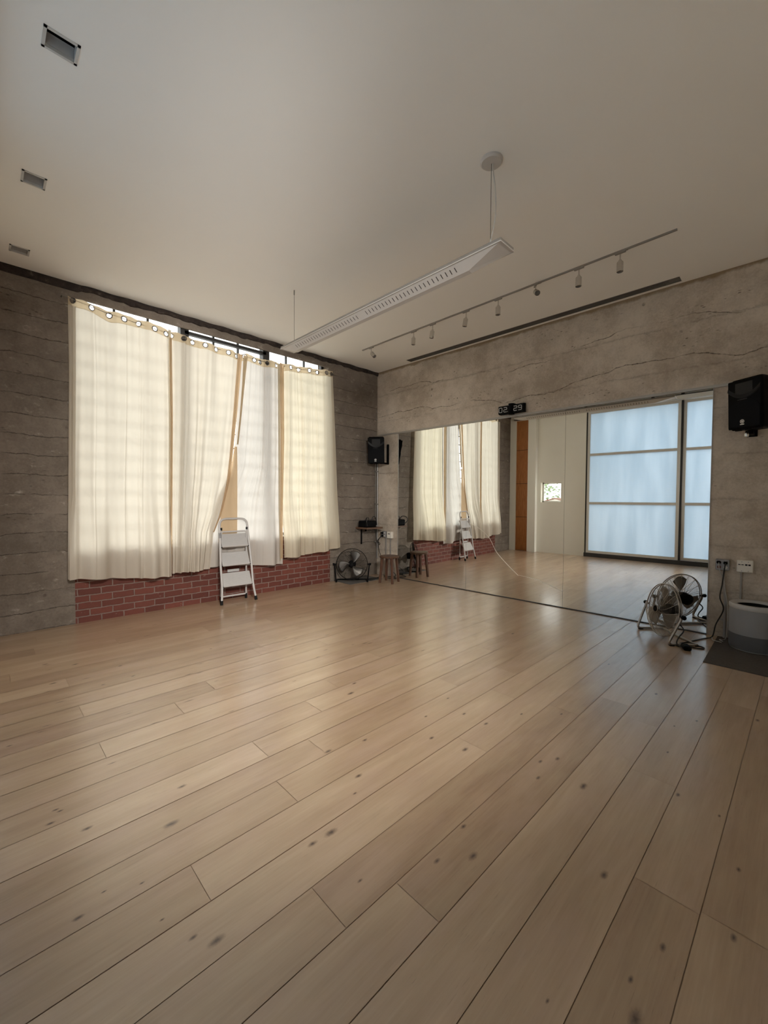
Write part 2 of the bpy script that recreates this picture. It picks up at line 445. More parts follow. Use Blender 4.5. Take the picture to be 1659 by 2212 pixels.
# ------------------------------------------------------------------ floor
fl = MB(); plank_rgb = []; knot_val = []
def plank_color():
    return (min(1,max(0,random.gauss(.5,.13))), random.random(), random.random())
y0s = [-5.44+.1987*k for k in range(-6, 28)]
joints = [(-4.87,-1.78),(-4.87,-2.39),(-4.109,-2.53),(-4.393,-2.76),(-4.858,-2.98),(-3.43,-3.06),(-3.73,-3.33),(-4.222,-3.55),
          (-3.978,-3.73),(-4.292,-3.956),(-2.769,-3.72),(-3.326,-4.32),(-4.77,-4.17),(-4.256,-4.757),(-3.60,-5.34)]
rows = []
def emit_quad(x0,x1,y0,y1,z,rgb):
    fl.add([(x0,y0,z),(x1,y0,z),(x1,y1,z),(x0,y1,z)], [(0,1,2,3)])
    plank_rgb.extend([rgb]*4); knot_val.extend([0]*4)
for i, y0 in enumerate(y0s):
    y1 = y0+.1987 if i < len(y0s)-1 else .0
    xe = .0258*(-(y0+y1)/2) + .03
    ym = (y0+y1)/2
    js = sorted(j[0] for j in joints if abs(j[1]-ym) < .1)
    if js:
        cuts = list(js)
        x = js[0]-2.2
        while x > -7.2: cuts.append(x); x -= 2.2
        x = js[-1]+random.uniform(1.9,2.4)
        while x < xe-.3: cuts.append(x); x += random.uniform(1.7,2.4)
    else:
        cuts = []; x = -7.0+random.uniform(0,2.0)
        while x < xe-.3: cuts.append(x); x += random.uniform(1.7,2.4)
    cuts = [-7.3]+sorted(cuts)+[xe]
    g = random.choice([.0018,.0022,.0026,.0036])
    pl = []
    for a,b in zip(cuts, cuts[1:]):
        rgb = plank_color()
        if abs(ym+2.56)<.1 and b < -4.0: rgb = (.18,.8,rgb[2])
        if abs(ym+1.78)<.1 and b < -4.8: rgb = (.85,.3,rgb[2])
        if abs(ym+4.16)<.1 and b > -4.7: rgb = (.72,.55,rgb[2])
        emit_quad(a+.0010, b-.0010, y0+g, y1-.0006, 0, rgb); pl.append((a,b,rgb))
    rows.append((y0,y1,pl))
emit_quad(-7.3, .25, BACK-.1, .0, -.0035, (0,0,0))
KN = [(-5.228,-2.548,.5),(-5.103,-3.337,.5),(-4.643,-3.569,.7),(-3.427,-3.383,1),(-3.304,-3.276,.7),(-3.959,-3.835,.8),(-3.741,-3.89,.6),(-3.972,-4.103,.7),(-4.066,-4.186,.4),(-4.481,-1.975,.6),(-4.771,-1.383,.8),(-4.506,-1.681,.6),(-4.684,-1.996,.5),(-3.452,-1.428,.6),(-3.804,-1.797,.5),(-4.95,-1.712,.8),(-4.953,-1.21,.7),
 (-1.347,-3.517,.8),(-3.075,-4.116,.6),(-3.076,-4.281,.7),(-3.281,-3.964,.5),(-2.805,-4.377,.5),(-2.615,-4.558,.5),(-3.395,-4.347,.8),(-3.443,-4.145,.7),(-2.981,-3.913,.5),(-3.103,-4.741,.7),(-3.193,-4.688,.6),(-3.327,-4.74,.6),(-3.227,-4.922,1),(-1.832,-4.914,.7),(-2.076,-5.19,.5),(-2.962,-5.244,.6),(-1.784,-5.45,.7),(-1.492,-4.49,.6),(-2.6,-5.142,.4),(-2.252,-5.105,.4),
 (-5.13,-3.421,.6),(-5.09,-3.36,.45),(-4.757,-3.783,1.1),(-4.289,-4.295,1.0),(-4.378,-4.289,.7),(-4.81,-4.389,.9),(-4.859,-4.328,.5),(-5.111,-3.999,.6),(-5.031,-3.948,.3),(-4.924,-4.004,.3),(-5.022,-3.563,.7),(-4.913,-4.198,.3),(-4.346,-4.547,.4),
 (-3.861,-4.66,.6),(-4.076,-4.69,.6),(-3.956,-4.774,.9),(-3.811,-5.377,.6),(-4.078,-5.371,1.1),(-3.982,-5.334,.5),(-3.613,-5.528,.6),(-3.279,-5.508,.5),(-2.989,-5.415,.4),(-3.673,-5.161,.8),(-4.209,-5.188,.3)]
for _ in range(60):
    KN.append((random.uniform(-5.1,-.2), random.uniform(-3.3,-.4), random.uniform(.35,.75), 1))
for (kx,ky,ks,*lg) in KN:
    for (y0,y1,pl) in rows:
        if y0 <= ky < y1:
            rgb = next((q[2] for q in pl if q[0] <= kx < q[1]), None)
            if rgb is None: break
            rx, ry = (.075*ks, .011*ks) if lg else (.046*ks, .022*ks)
            ry = min(ry, .03); cy = min(max(ky, y0+ry+.003), y1-ry-.003)
            n = 18; vs = [(kx,cy,.0002)]; kv = [1.0]
            for ring in (.5,1.0):
                for k in range(n):
                    a = 2*PI*k/n; vs.append((kx+rx*ring*math.cos(a), cy+ry*ring*math.sin(a), .0002)); kv.append(1-ring)
            fs = [(0,1+k,1+(k+1)%n) for k in range(n)]+[(1+k,1+n+k,1+n+(k+1)%n,1+(k+1)%n) for k in range(n)]
            fl.add(vs, fs); plank_rgb.extend([rgb]*len(vs)); knot_val.extend(kv)
            break
fo = fl.build('floor', M['floor'], normals=False)
ca = fo.data.color_attributes.new('plank','FLOAT_COLOR','POINT')
for i,c in enumerate(plank_rgb): ca.data[i].color = (*c,1)
ka = fo.data.attributes.new('knot','FLOAT','POINT'); ka.data.foreach_set('value', knot_val)
struct(fo, 'pale oak plank floor with dark knots', 'floor')

# ------------------------------------------------------------------ window wall (y = 0)
OX0, OX1, OZ0, OZ1 = -4.553, -1.125, .82, 3.585
w = MB()
w.box(-W-.3, OX0, 0, .30, -.02, H+.1); w.box(OX1, .35, 0, .30, OZ0, H+.1); w.box(-1.09, .35, 0, .30, -.02, OZ0); w.box(OX0, OX1, 0, .03, OZ1, H+.1); w.box(OX0, OX1, .03, .30, 3.70, H+.1)
struct(w.build('wall_left', M['conc_win']), 'board-marked grey concrete wall around the curtained window', 'wall')
w = MB(); w.box(OX0-.03, -1.09, -.001, .28, -.02, OZ0-.001)
struct(w.build('wall_left_brick', M['brick']), 'painted red brick wall under the curtained window', 'wall')
# dark ragged strip under the ceiling
w = MB(); n = 150; vs = []; fs = []
for i in range(n+1):
    x = -W+.001+(W-.002)*i/n
    lump = 0 if x < -4.45 else 1
    wv_ = .5*math.sin(x*9.1)+.3*math.sin(x*23.7+1)+.35*math.sin(x*41+2)+random.uniform(-.25,.25)
    zb = H-.058-.013*wv_*(1 if lump else .12) - (.022 if x < -4.5 else 0)
    dy = .014+.010*lump*(1+math.sin(x*17+.5))
    vs += [(x,0,H-.002),(x,-dy,H-.002),(x,-dy-random.uniform(0,.012)*lump,(H+zb)/2),(x,-dy*.7,zb),(x,0,zb-.004)]
for i in range(n):
    for k in range(4):
        a = i*5+k; fs.append((a,a+1,a+6,a+5))
w.add(vs, fs); struct(w.build('trim_1', M['tar'], smooth=False), 'black ragged tar strip along the top of the concrete window wall', 'trim')
w = MB()
for (ax,az,bx,bz,yy) in ((OX0,3.56,OX1,3.56,.17),):
    pass
# window: steel sashes
win = MB(); wy = .15
win.box(OX0, OX1, wy-.02, wy+.04, OZ0, OZ0+.05); win.box(OX0, OX1, wy-.01, wy+.03, 3.675, 3.70)
win.box(OX0, OX0+.05, wy-.02, wy+.04, OZ0, 3.70); win.box(OX1-.05, OX1, wy-.02, wy+.04, OZ0, 3.70)
wf = struct(win.build('window_1', M['dark_steel']), 'large steel window behind the cream curtains', 'window')
mp = MB()
for mx in (-3.375, -2.218): mp.box(mx-.052, mx+.052, wy-.085, wy+.03, OZ0, 3.70)
mp.box(-3.375, -2.218, wy-.085, wy-.03, OZ1-.045, OZ1-.004)
mp.build('mullion', M['dark_steel'], wf)
mu = MB()
for (a,b,nv) in ((OX0+.05,-3.427,3),(-3.323,-2.27,3),(-2.166,OX1-.05,3)):
    for k in range(1,nv):
        x = a+(b-a)*k/nv; mu.box(x-.011, x+.011, wy-.015, wy+.02, OZ0+.05, 3.68)
z = 3.32
while z > OZ0+.1:
    mu.box(OX0+.05, OX1-.05, wy-.012, wy+.018, z-.008, z+.008); z -= .2
mu.build('muntin', M['dark_steel'], wf)
for (a,b) in ((OX0+.05,-3.427),(-3.323,-2.27),(-2.166,OX1-.05)):
    g = MB(); g.box(a, b, wy+.001, wy+.005, OZ0+.05, 3.68); g.build('window_pane', M['glass'], wf)
g = MB(); g.box(OX0, OX1, .0, .28, OZ0-.0, OZ0+.012); g.build('window_sill', M['white_steel'], wf)

# ------------------------------------------------------------------ mirror wall
w = MB(); w.box(-.35, 8.0, 0, .30, -.02, H+.1)
o = w.build('wall_right', M['conc_mir']); o.rotation_euler = (0,0,ROT_M)
struct(o, 'rough grey concrete wall carrying the mirror and the clock', 'wall')
w = MB(); w.box(0.012, 5.06, -.016, 0, 2.562, 2.584); w.box(0.012, 5.06, -.007, 0, 2.584, 2.592)
o = w.build('trim_2', M['trim_metal']); o.rotation_euler = (0,0,ROT_M); struct(o, 'thin metal channel running along the top edge of the mirror', 'trim')
# mirror panels
segs = [(.540,1.961),(1.9635,3.439),(3.4415,4.926)]
labs = ['mirror panel by the corner, reflecting the wooden stool', 'cracked middle mirror panel below the flip clock', 'mirror panel behind the silver fan, reflecting the frosted door']
for i,((a,b),lb) in enumerate(zip(segs, labs)):
    mt = thing('mirror_panel', lb, 'mirror', mw(a,.002,.012), ROT_M, 'mirror panels on the concrete wall')
    L = b-a; g = MB()
    g.add([(0,-.006,0),(L,-.006,0),(L,-.006,2.546),(0,-.006,2.546)], [(0,1,2,3)])
    g.build('mirror_glass', M['mirror'], mt, normals=False)
    e = MB(); e.box(0,L,-.0055,-.0005,0,2.546); e.build('mirror_backing', M['mirror_edge'], mt)
    if i == 1:
        cr = MB(); pts = [(2.022,1.042,.3),(2.177,.979,.5),(2.351,.851,.8),(2.46,.675,1.3),(2.535,.588,1.4),(2.682,.457,1.5),(2.824,.343,1.3)]
        def strip(ps):
            vs=[]; fs=[]
            for (s_,z_,w_) in ps:
                vs += [(s_-a, -.0066, z_-.012-.0040*w_),(s_-a, -.0066, z_-.012+.0040*w_),(s_-a,-.0076,z_-.012)]
            for k in range(len(ps)-1):
                q=k*3; fs += [(q,q+3,q+5,q+2),(q+2,q+5,q+4,q+1)]
            cr.add(vs,fs)
        strip([(p.x,p.y,p.z) for p in smooth_path(pts,6)])
        strip([(2.83,.347,.3),(2.919,.342,.5),(3.0,.332,.9),(3.123,.319,1.0),(3.231,.285,.9),(3.33,.25,1.3),(3.439,.219,1.4)])
        c = cr.build('crack', M['crack'], mt); c['label'] = 'pale forked crack in the glass'
w = MB(); w.box(.531,.540,-.011,0,.0,2.56); w.box(4.926,4.931,-.010,0,0,2.56)
o = w.build('trim_3', M['trim_metal']); o.rotation_euler=(0,0,ROT_M); struct(o, 'slim metal edge strips at the two ends of the mirror', 'trim')
w = MB(); w.box(.54,4.93,-.016,0,0,.011)
o = w.build('trim_4', M['dark_steel']); o.rotation_euler=(0,0,ROT_M); struct(o, 'dark channel under the foot of the mirror', 'trim')

# ------------------------------------------------------------------ opposite wall (x = -W), seen in the mirror; local x = world y, local y into the wall
def ow(o): o.location = (-W,0,0); o.rotation_euler = (0,0,ROT_O); return o
DX0, DX1 = -5.15, -1.985    # opening with the frosted doors
wz0, wz1, wx0, wx1 = 1.345, 1.865, -1.39, -.86
w = MB()
w.box(BACK, DX0, 0, .25, -.02, H+.1); w.box(DX0, DX1, 0, .25, 3.60, H+.1)
w.box(DX1, wx0, 0, .25, -.02, H+.1); w.box(wx1, .3, 0, .25, -.02, H+.1)
w.box(wx0, wx1, 0, .25, -.02, wz0); w.box(wx0, wx1, 0, .25, wz1, H+.1)
w.box(-.172, 0, -.06, 0, 0, H); w.box(-.76, -.545, -.13, 0, 0, H); w.box(DX1, DX1+.25, .25, 1.15, -.02, H)  # last box is an added outer return dimming the frosted door's left side
struct(ow(w.build('wall_back', M['white_wall'])), 'off-white wall with pilasters facing the mirror', 'wall')
d = MB(); d.box(-.545, -.172, -.022, -.001, .005, 3.60)
do = struct(ow(d.build('door_1', M['orange_wood'])), 'narrow orange plywood door between white pilasters', 'door')
jn = MB()
for z in (.93, 1.85, 2.77): jn.box(-.545, -.172, -.0235, -.021, z-.006, z+.006)
jn.build('panel_joint', plain('wood_joint_shadow',(.09,.035,.012),.7), do)
hd = MB(); hd.box(-.52, -.505, -.045, -.022, 1.38, 1.50); hd.build('door_handle', M['white_steel'], do)
wn = MB()
for (a,b,c,d_) in ((wx0,wx1,wz0,wz0+.03),(wx0,wx1,wz1-.03,wz1),(wx0,wx0+.03,wz0,wz1),(wx1-.03,wx1,wz0,wz1)): wn.box(a,b,.13,.17,c,d_)
wo = struct(ow(wn.build('window_2', M['white_steel'])), 'small square window in the white wall, seen in the mirror', 'window')
g = MB(); g.box(wx0+.03, wx1-.03, .148, .152, wz0+.03, wz1-.03); g.build('window_pane', M['glass'], wo)
# sliding door track
tr = MB(); tr.box(DX0, -.14, -.16, -.02, 3.575, 3.60); tr.box(DX0, -.14, -.16, -.145, 3.575, 3.66); tr.box(DX0,-.14,-.02,0,3.575,3.66)
struct(ow(tr.build('trim_5', M['white_steel'])), 'pale steel track above the sliding frosted doors', 'trim')
tr = MB(); tr.box(DX0, -1.5, -.11, -.07, 3.668, 3.69)
for y in (-1.99,-3.4,-3.95): tr.box(y-.03,y+.03,-.1,-.08,3.60,3.72)
struct(ow(tr.build('trim_6', M['dark_steel'])), 'dark hanging rail of the sliding doors', 'trim')
def sliding(n, a, b, lab, dep):
    fr = MB(); t = .055
    fr.box(a,a+t,dep-.03,dep+.03,.10,3.575); fr.box(b-t,b,dep-.03,dep+.03,.10,3.575)
    for z in (.10,1.30,2.49,3.52): fr.box(a+t,b-t,dep-.028,dep+.028,z,z+t)
    o = struct(ow(fr.build('door_%d'%n, M['white_steel'])), lab, 'door')
    for z0,z1 in ((.155,1.30),(1.355,2.49),(2.545,3.52)):
        p = MB(); p.box(a+t,b-t,dep-.004,dep+.004,z0,z1); p.build('frosted_panel', M['frost'], o)
    return o
sliding(2, -3.925, -2.035, 'wide frosted sliding door with three panes, seen in the mirror', -.02)
sliding(3, -5.14, -3.965, 'frosted side door panel beside the dark post, seen in the mirror', .03)
w = MB(); w.box(DX0, DX1, -.05, .05, .0, .095); w.box(-3.985,-3.905,.06,.09,.0,3.6); w.box(-2.035,-1.985,.01,.09,0,3.6); w.box(-3.962,-3.928,-.03,.05,.09,3.575)
struct(ow(w.build('trim_7', M['dark_steel'])), 'dark steel threshold and posts of the frosted doors', 'trim')

# ------------------------------------------------------------------ wall behind the camera with an added unseen window for fill light
w = MB(); BX = [(-5.32,-4.3)]; BZ0, BZ1 = 2.62, 3.12
w.box(-W-.3, .6, BACK-.25, BACK, -.02, BZ0); w.box(-W-.3, .6, BACK-.25, BACK, BZ1, H+.1)
xs = [-W-.3]+[v for p in BX for v in p]+[.6]
for a,b in zip(xs[::2], xs[1::2]): w.box(a,b,BACK-.25,BACK,BZ0,BZ1)
f_ = MB(); f_.box(-3.45,.35,-6.06,-5.94,-.02,H+.05); struct(f_.build('wall_shade', M['white_wall']), 'added unseen white wall shading the right end of the mirror wall', 'wall')  # added out of view to keep fill light off the right wall
struct(w.build('wall_front', M['white_wall']), 'white wall behind the camera', 'wall')
for k,(a,b) in enumerate(BX):
    fm = MB()
    for (x0,x1,z0,z1) in ((a,b,BZ0,BZ0+.04),(a,b,BZ1-.04,BZ1),(a,a+.04,BZ0,BZ1),(b-.04,b,BZ0,BZ1)): fm.box(x0,x1,BACK-.15,BACK-.1,z0,z1)
    o = struct(fm.build('window_%d'%(3+k), M['white_steel']), 'added high window for fill light behind the camera', 'window')
    g = MB(); g.box(a+.04,b-.04,BACK-.127,BACK-.123,BZ0+.04,BZ1-.04); g.build('window_pane', M['glass'], o)
    l = bpy.data.lights.new('window_daylight','AREA'); l.shape='RECTANGLE'; l.size=b-a-.1; l.size_y=BZ1-BZ0-.16; l.energy=BACK_W; l.spread=math.radians(BACK_SPREAD); l.color=(1,.955,.89)  # fill lamp added at the high window to brighten the room
    lo_ = bpy.data.objects.new('window_daylight',l); COL.objects.link(lo_); lo_.location=((a+b)/2,BACK-.0,(BZ0+BZ1)/2+.04); lo_.rotation_euler=(PI/2-math.radians(BACK_TILT),0,math.radians(-23))
    l2 = bpy.data.lights.new('window_daylight','AREA'); l2.shape='RECTANGLE'; l2.size=b-a-.1; l2.size_y=BZ1-BZ0-.16; l2.energy=3.0; l2.spread=math.radians(28); l2.color=(1,.965,.91)  # second added fill lamp, aimed up at the far ceiling
    lo2_ = bpy.data.objects.new('window_daylight',l2); COL.objects.link(lo2_); lo2_.location=((a+b)/2,BACK-.02,(BZ0+BZ1)/2+.04); lo2_.rotation_euler=(PI/2+math.radians(6.5),0,math.radians(-14))

# ------------------------------------------------------------------ ceiling with recesses
cl = MB()
holes = [(-5.055,-4.905,-2.975,-2.838),(-5.066,-4.926,-1.70,-1.545),(-5.085,-4.940,-.465,-.325)]
def ceil_rects(x0,x1,y0,y1,hs):
    ys = sorted({y0,y1,*[h[2] for h in hs],*[h[3] for h in hs]})
    for a,b in zip(ys,ys[1:]):
        xs = [(x0,x1)]
        for h in hs:
            if h[2] < (a+b)/2 < h[3]: xs = [(x0,h[0]),(h[1],x1)]
        for c,d_ in xs: cl.add([(c,a,H),(c,b,H),(d_,b,H),(d_,a,H)],[(0,1,2,3)])
ceil_rects(-W-.3, -.4, BACK-.2, .25, holes)
# strip beside the mirror wall with the long slot
S0,S1,D0,D1 = .855,4.64,.052,.172
def q4(ps): cl.add([(p.x,p.y,H) for p in ps],[tuple(range(len(ps)))])
for (a,b,c,d_) in ((S0,S1,-.06,D0),):
    q4([mw(a,c,0),mw(b,c,0),mw(b,d_,0),mw(a,d_,0)])
e0, e1 = mw(S0,D1,0), mw(S1,D1,0); f0, f1 = mw(S0,-.06,0), mw(S1,-.06,0)
q4([e0,e1,Vector((-.4,e1.y,0)),Vector((-.4,e0.y,0))])
q4([f0,Vector((f0.x+.2,.25,0)),Vector((-.4,.25,0)),Vector((-.4,e0.y,0)),e0,mw(S0,D0,0)])
q4([f1,Vector((f1.x+.2,BACK-.2,0)),Vector((-.4,BACK-.2,0)),Vector((-.4,e1.y,0)),e1,mw(S1,D0,0)])
co = cl.build('ceiling', M['ceil'], normals=False)
struct(co, 'plain off-white ceiling', 'ceiling')
cp = MB(); cp.box(-W-.4,.9,BACK-.3,.5,H+.26,H+.30); struct(cp.build('roof', M['ceil']), 'roof slab above the ceiling', 'roof')

# slot diffuser
t = thing('slot_diffuser', 'long grey slot air diffuser set in the ceiling along the concrete wall', 'vent', mw(S0,0,H), ROT_M)
L = S1-S0; b = MB()
b.box(0,L,-D1,-D1+.012,-.002,.10); b.box(0,L,-D0-.012,-D0,-.002,.10); b.box(0,.012,-D1,-D0,-.002,.10); b.box(L-.012,L,-D1,-D0,-.002,.10)
b.box(0,L,-D1,-D0,.10,.105); b.build('housing', M['slot_metal'], t)
b = MB(); b.box(.012,L-.1,-D1+.045,-D1+.052,-.001,.06); b.box(.012,L-.1,-D1+.072,-D1+.079,-.001,.06); b.build('deflector_blade', M['slot_metal'], t)
b = MB(); b.box(L-.14,L-.012,-D1+.012,-D0-.012,.004,.012); b.build('end_plate', M['slot_metal'], t)

# downlights
dl = ['nearest of the three square ceiling downlights, at the top left', 'middle of the three square ceiling downlights', 'square ceiling downlight closest to the window wall']
for i,(x0,x1,y0,y1) in enumerate(holes):
    cx,cy = (x0+x1)/2,(y0+y1)/2; a,c = (x1-x0)/2,(y1-y0)/2
    t = thing('downlight', dl[i], 'light', (cx,cy,H), 0, 'square recessed downlights')
    b = MB(); k=.014
    for (p,q,r_,s_) in ((-a,a,-c,-c+k),(-a,a,c-k,c),(-a,-a+k,-c,c),(a-k,a,-c,c)): b.box(p,q,r_,s_,-.004,.05)
    b.build('trim_ring', M['light_trim'], t)
    b = MB(); 
    for (p,q,r_,s_) in ((-a,a,-c,-c+.004),(-a,a,c-.004,c),(-a,-a+.004,-c,c),(a-.004,a,-c,c)): b.box(p,q,r_,s_,.05,.16)
    b.box(-a,a,-c,c,.16,.165); b.build('housing', M['light_black'], t)
    b = MB(); b.add([(-a+.015,c-.016,.012),(a-.015,c-.016,.012),(a-.015,.028,.052),(-a+.015,.028,.052)],[(0,1,2,3)]); b.build('baffle_plate', M['light_baffle'], t, normals=False)

# ------------------------------------------------------------------ pendant lamp
px0, px1, py0, py1, pz = -2.842, -2.668, -4.20, -1.415, 3.10
pc = (px0+px1)/2; hw = (px1-px0)/2
t = thing('pendant_lamp', 'long white louvred pendant lamp hanging across the room', 'lamp', (pc,(py0+py1)/2,pz), 0)
L2 = (py1-py0)/2
b = MB(); b.box(-hw,hw,-L2,L2,.0,.026); b.build('lamp_housing', M['lamp_side'], t, bevel=.003)
b = MB()
for sx in (-1,1): b.box(sx*hw-.003,sx*hw+.003,-L2,L2,-.004,.004)
for sy in (-1,1): b.box(-hw,hw,sy*L2-.003,sy*L2+.003,-.004,.004)
b.build('rim_lip', M['lamp_white'], t)
kz = -.052; capL = .30
b = MB(); kx = .012
prof = [(-hw+.004,0),(-.02+kx,kz*.93),(kx+.02,kz),(hw-.004,0)]
ya, yb = -L2+capL, L2-capL*.6
for i in range(3):
    (x0,z0),(x1,z1) = prof[i],prof[i+1]
    b.add([(x0,ya,z0),(x0,yb,z0),(x1,yb,z1),(x1,ya,z1)],[(0,1,2,3)])
b.mi = 1
def slot_on(x0,z0,x1,z1,u0,u1,y):
    P=lambda u:(x0+(x1-x0)*u, z0+(z1-z0)*u)
    (ax,az),(bx,bz) = P(u0),P(u1); nx,nz = (z1-z0),-(x1-x0); l=math.hypot(nx,nz); nx,nz = nx/l,nz/l
    if nz > 0: nx,nz=-nx,-nz
    e=.0008; h=.0035
    b.add([(ax+nx*e,y-h,az+nz*e),(ax+nx*e,y+h,az+nz*e),(bx+nx*e,y+h,bz+nz*e),(bx+nx*e,y-h,bz+nz*e)],[(0,1,2,3)])
ys = [ya+.09+.0425*k for k in range(24)]; y = ys[-1]+.13
while y < yb-.06: ys.append(y); y += .0425
for y in ys:
    slot_on(*prof[0],*prof[1],.30,.72,y); slot_on(*prof[2],*prof[3],.30,.80,y)
b.build('louvre', [M['lamp_white'],M['slot_dark']], t, normals=False)
for sgn,y0,y1 in ((-1,ya,-L2+.004),(1,yb,L2-.004)):
    b = MB(); vs=[(x,y0,z) for x,z in prof]+[(-hw+.004,y1,0),(hw-.004,y1,0)]
    b.add(vs,[(0,1,4),(1,2,5,4),(2,3,5)]); b.build('end_cap', M['lamp_white'], t, normals=False)
ny = -4.07-(py0+py1)/2; fy = -1.565-(py0+py1)/2
b = MB(); b.cyl((0,ny,.026),(0,ny,H-pz-.02),.0022,seg=6); b.build('suspension_wire', M['wire'], t)
b = MB(); b.cyl((0,fy,.026),(0,fy,H-pz),.0022,seg=6); b.cyl((0,fy,H-pz-.05),(0,fy,H-pz),.006,seg=8); b.build('suspension_wire', M['wire'], t)
b = MB(); b.tube(smooth_path([(-.012,ny+.02,.026),(.0,ny-.004,.10),(.012,ny-.03,.26),(.010,ny-.028,.42),(.006,ny-.012,.56),(.004,ny-.008,H-pz-.02)],8),.0042,6); b.build('power_cord', M['white_cord'], t, smooth=True)
b = MB(); b.lathe([(.008,-.024),(.066,-.022),(.076,-.012),(.077,0)],36,T(0,ny,H-pz),cap0=True); b.build('ceiling_canopy', M['lamp_white'], t, smooth=True)

# ------------------------------------------------------------------ track lights
t = thing('light_track', 'thin grey ceiling track carrying eight spotlights', 'track', (-.985,-2.75,H), 0)
b = MB(); b.box(-.009,.009,-2.05,2.05,-.014,0); b.build('track_rail', M['track'], t)
for y in (-1.64,-.81,.15,.93):
    b = MB(); b.box(-.011,.011,y-.03,y+.03,-.017,-.0135); b.build('track_joint', M['track'], t)
def make_spot(label, y, ang, tilt):
    s = thing('spotlight', label, 'spotlight', (-.985,y,H-.014), ang, 'spotlights on the ceiling track')
    b = MB(); b.box(-.010,.010,-.045,.045,-.014,0); b.build('track_adapter', M['track'], s)
    b = MB(); b.cyl((0,0,-.014),(0,0,-.075),.006,seg=10); b.build('stem', M['chrome'], s, smooth=True)
    Mx = T(0,0,-.075)@R(tilt,'X')
    b = MB(); b.lathe([(.010,.004),(.014,-.002),(.015,-.014),(.026,-.017),(.0285,-.022),(.0285,-.106),(.026,-.108)],24,Mx,cap0=True)
    b.build('lamp_head', M['chrome'], s, smooth=True)
    b = MB(); b.lathe([(.026,-.108),(.020,-.096),(.006,-.090)],24,Mx,cap1=True); b.build('lamp_face', M['slot_metal'], s)
    return s
sp = [('spotlight nearest the corner, turned towards the window', -.906, 0, -.75),('second spotlight from the corner, hanging straight down', -1.773,0,.06),
      ('third spotlight from the corner, slightly tilted', -2.11,0,.22),('fourth spotlight from the corner, slightly tilted', -2.637,0,.2),('fifth spotlight from the corner, hanging straight down', -3.08,0,.02),
      ('spotlight turned sideways with its face showing', -3.531,-.9,-1.0),('second spotlight from the end of the track away from the corner', -3.983,0,.03),('last spotlight at the end of the track away from the corner', -4.357,0,0)]
for lb,y,an,ti in sp: make_spot(lb,y,an,ti)

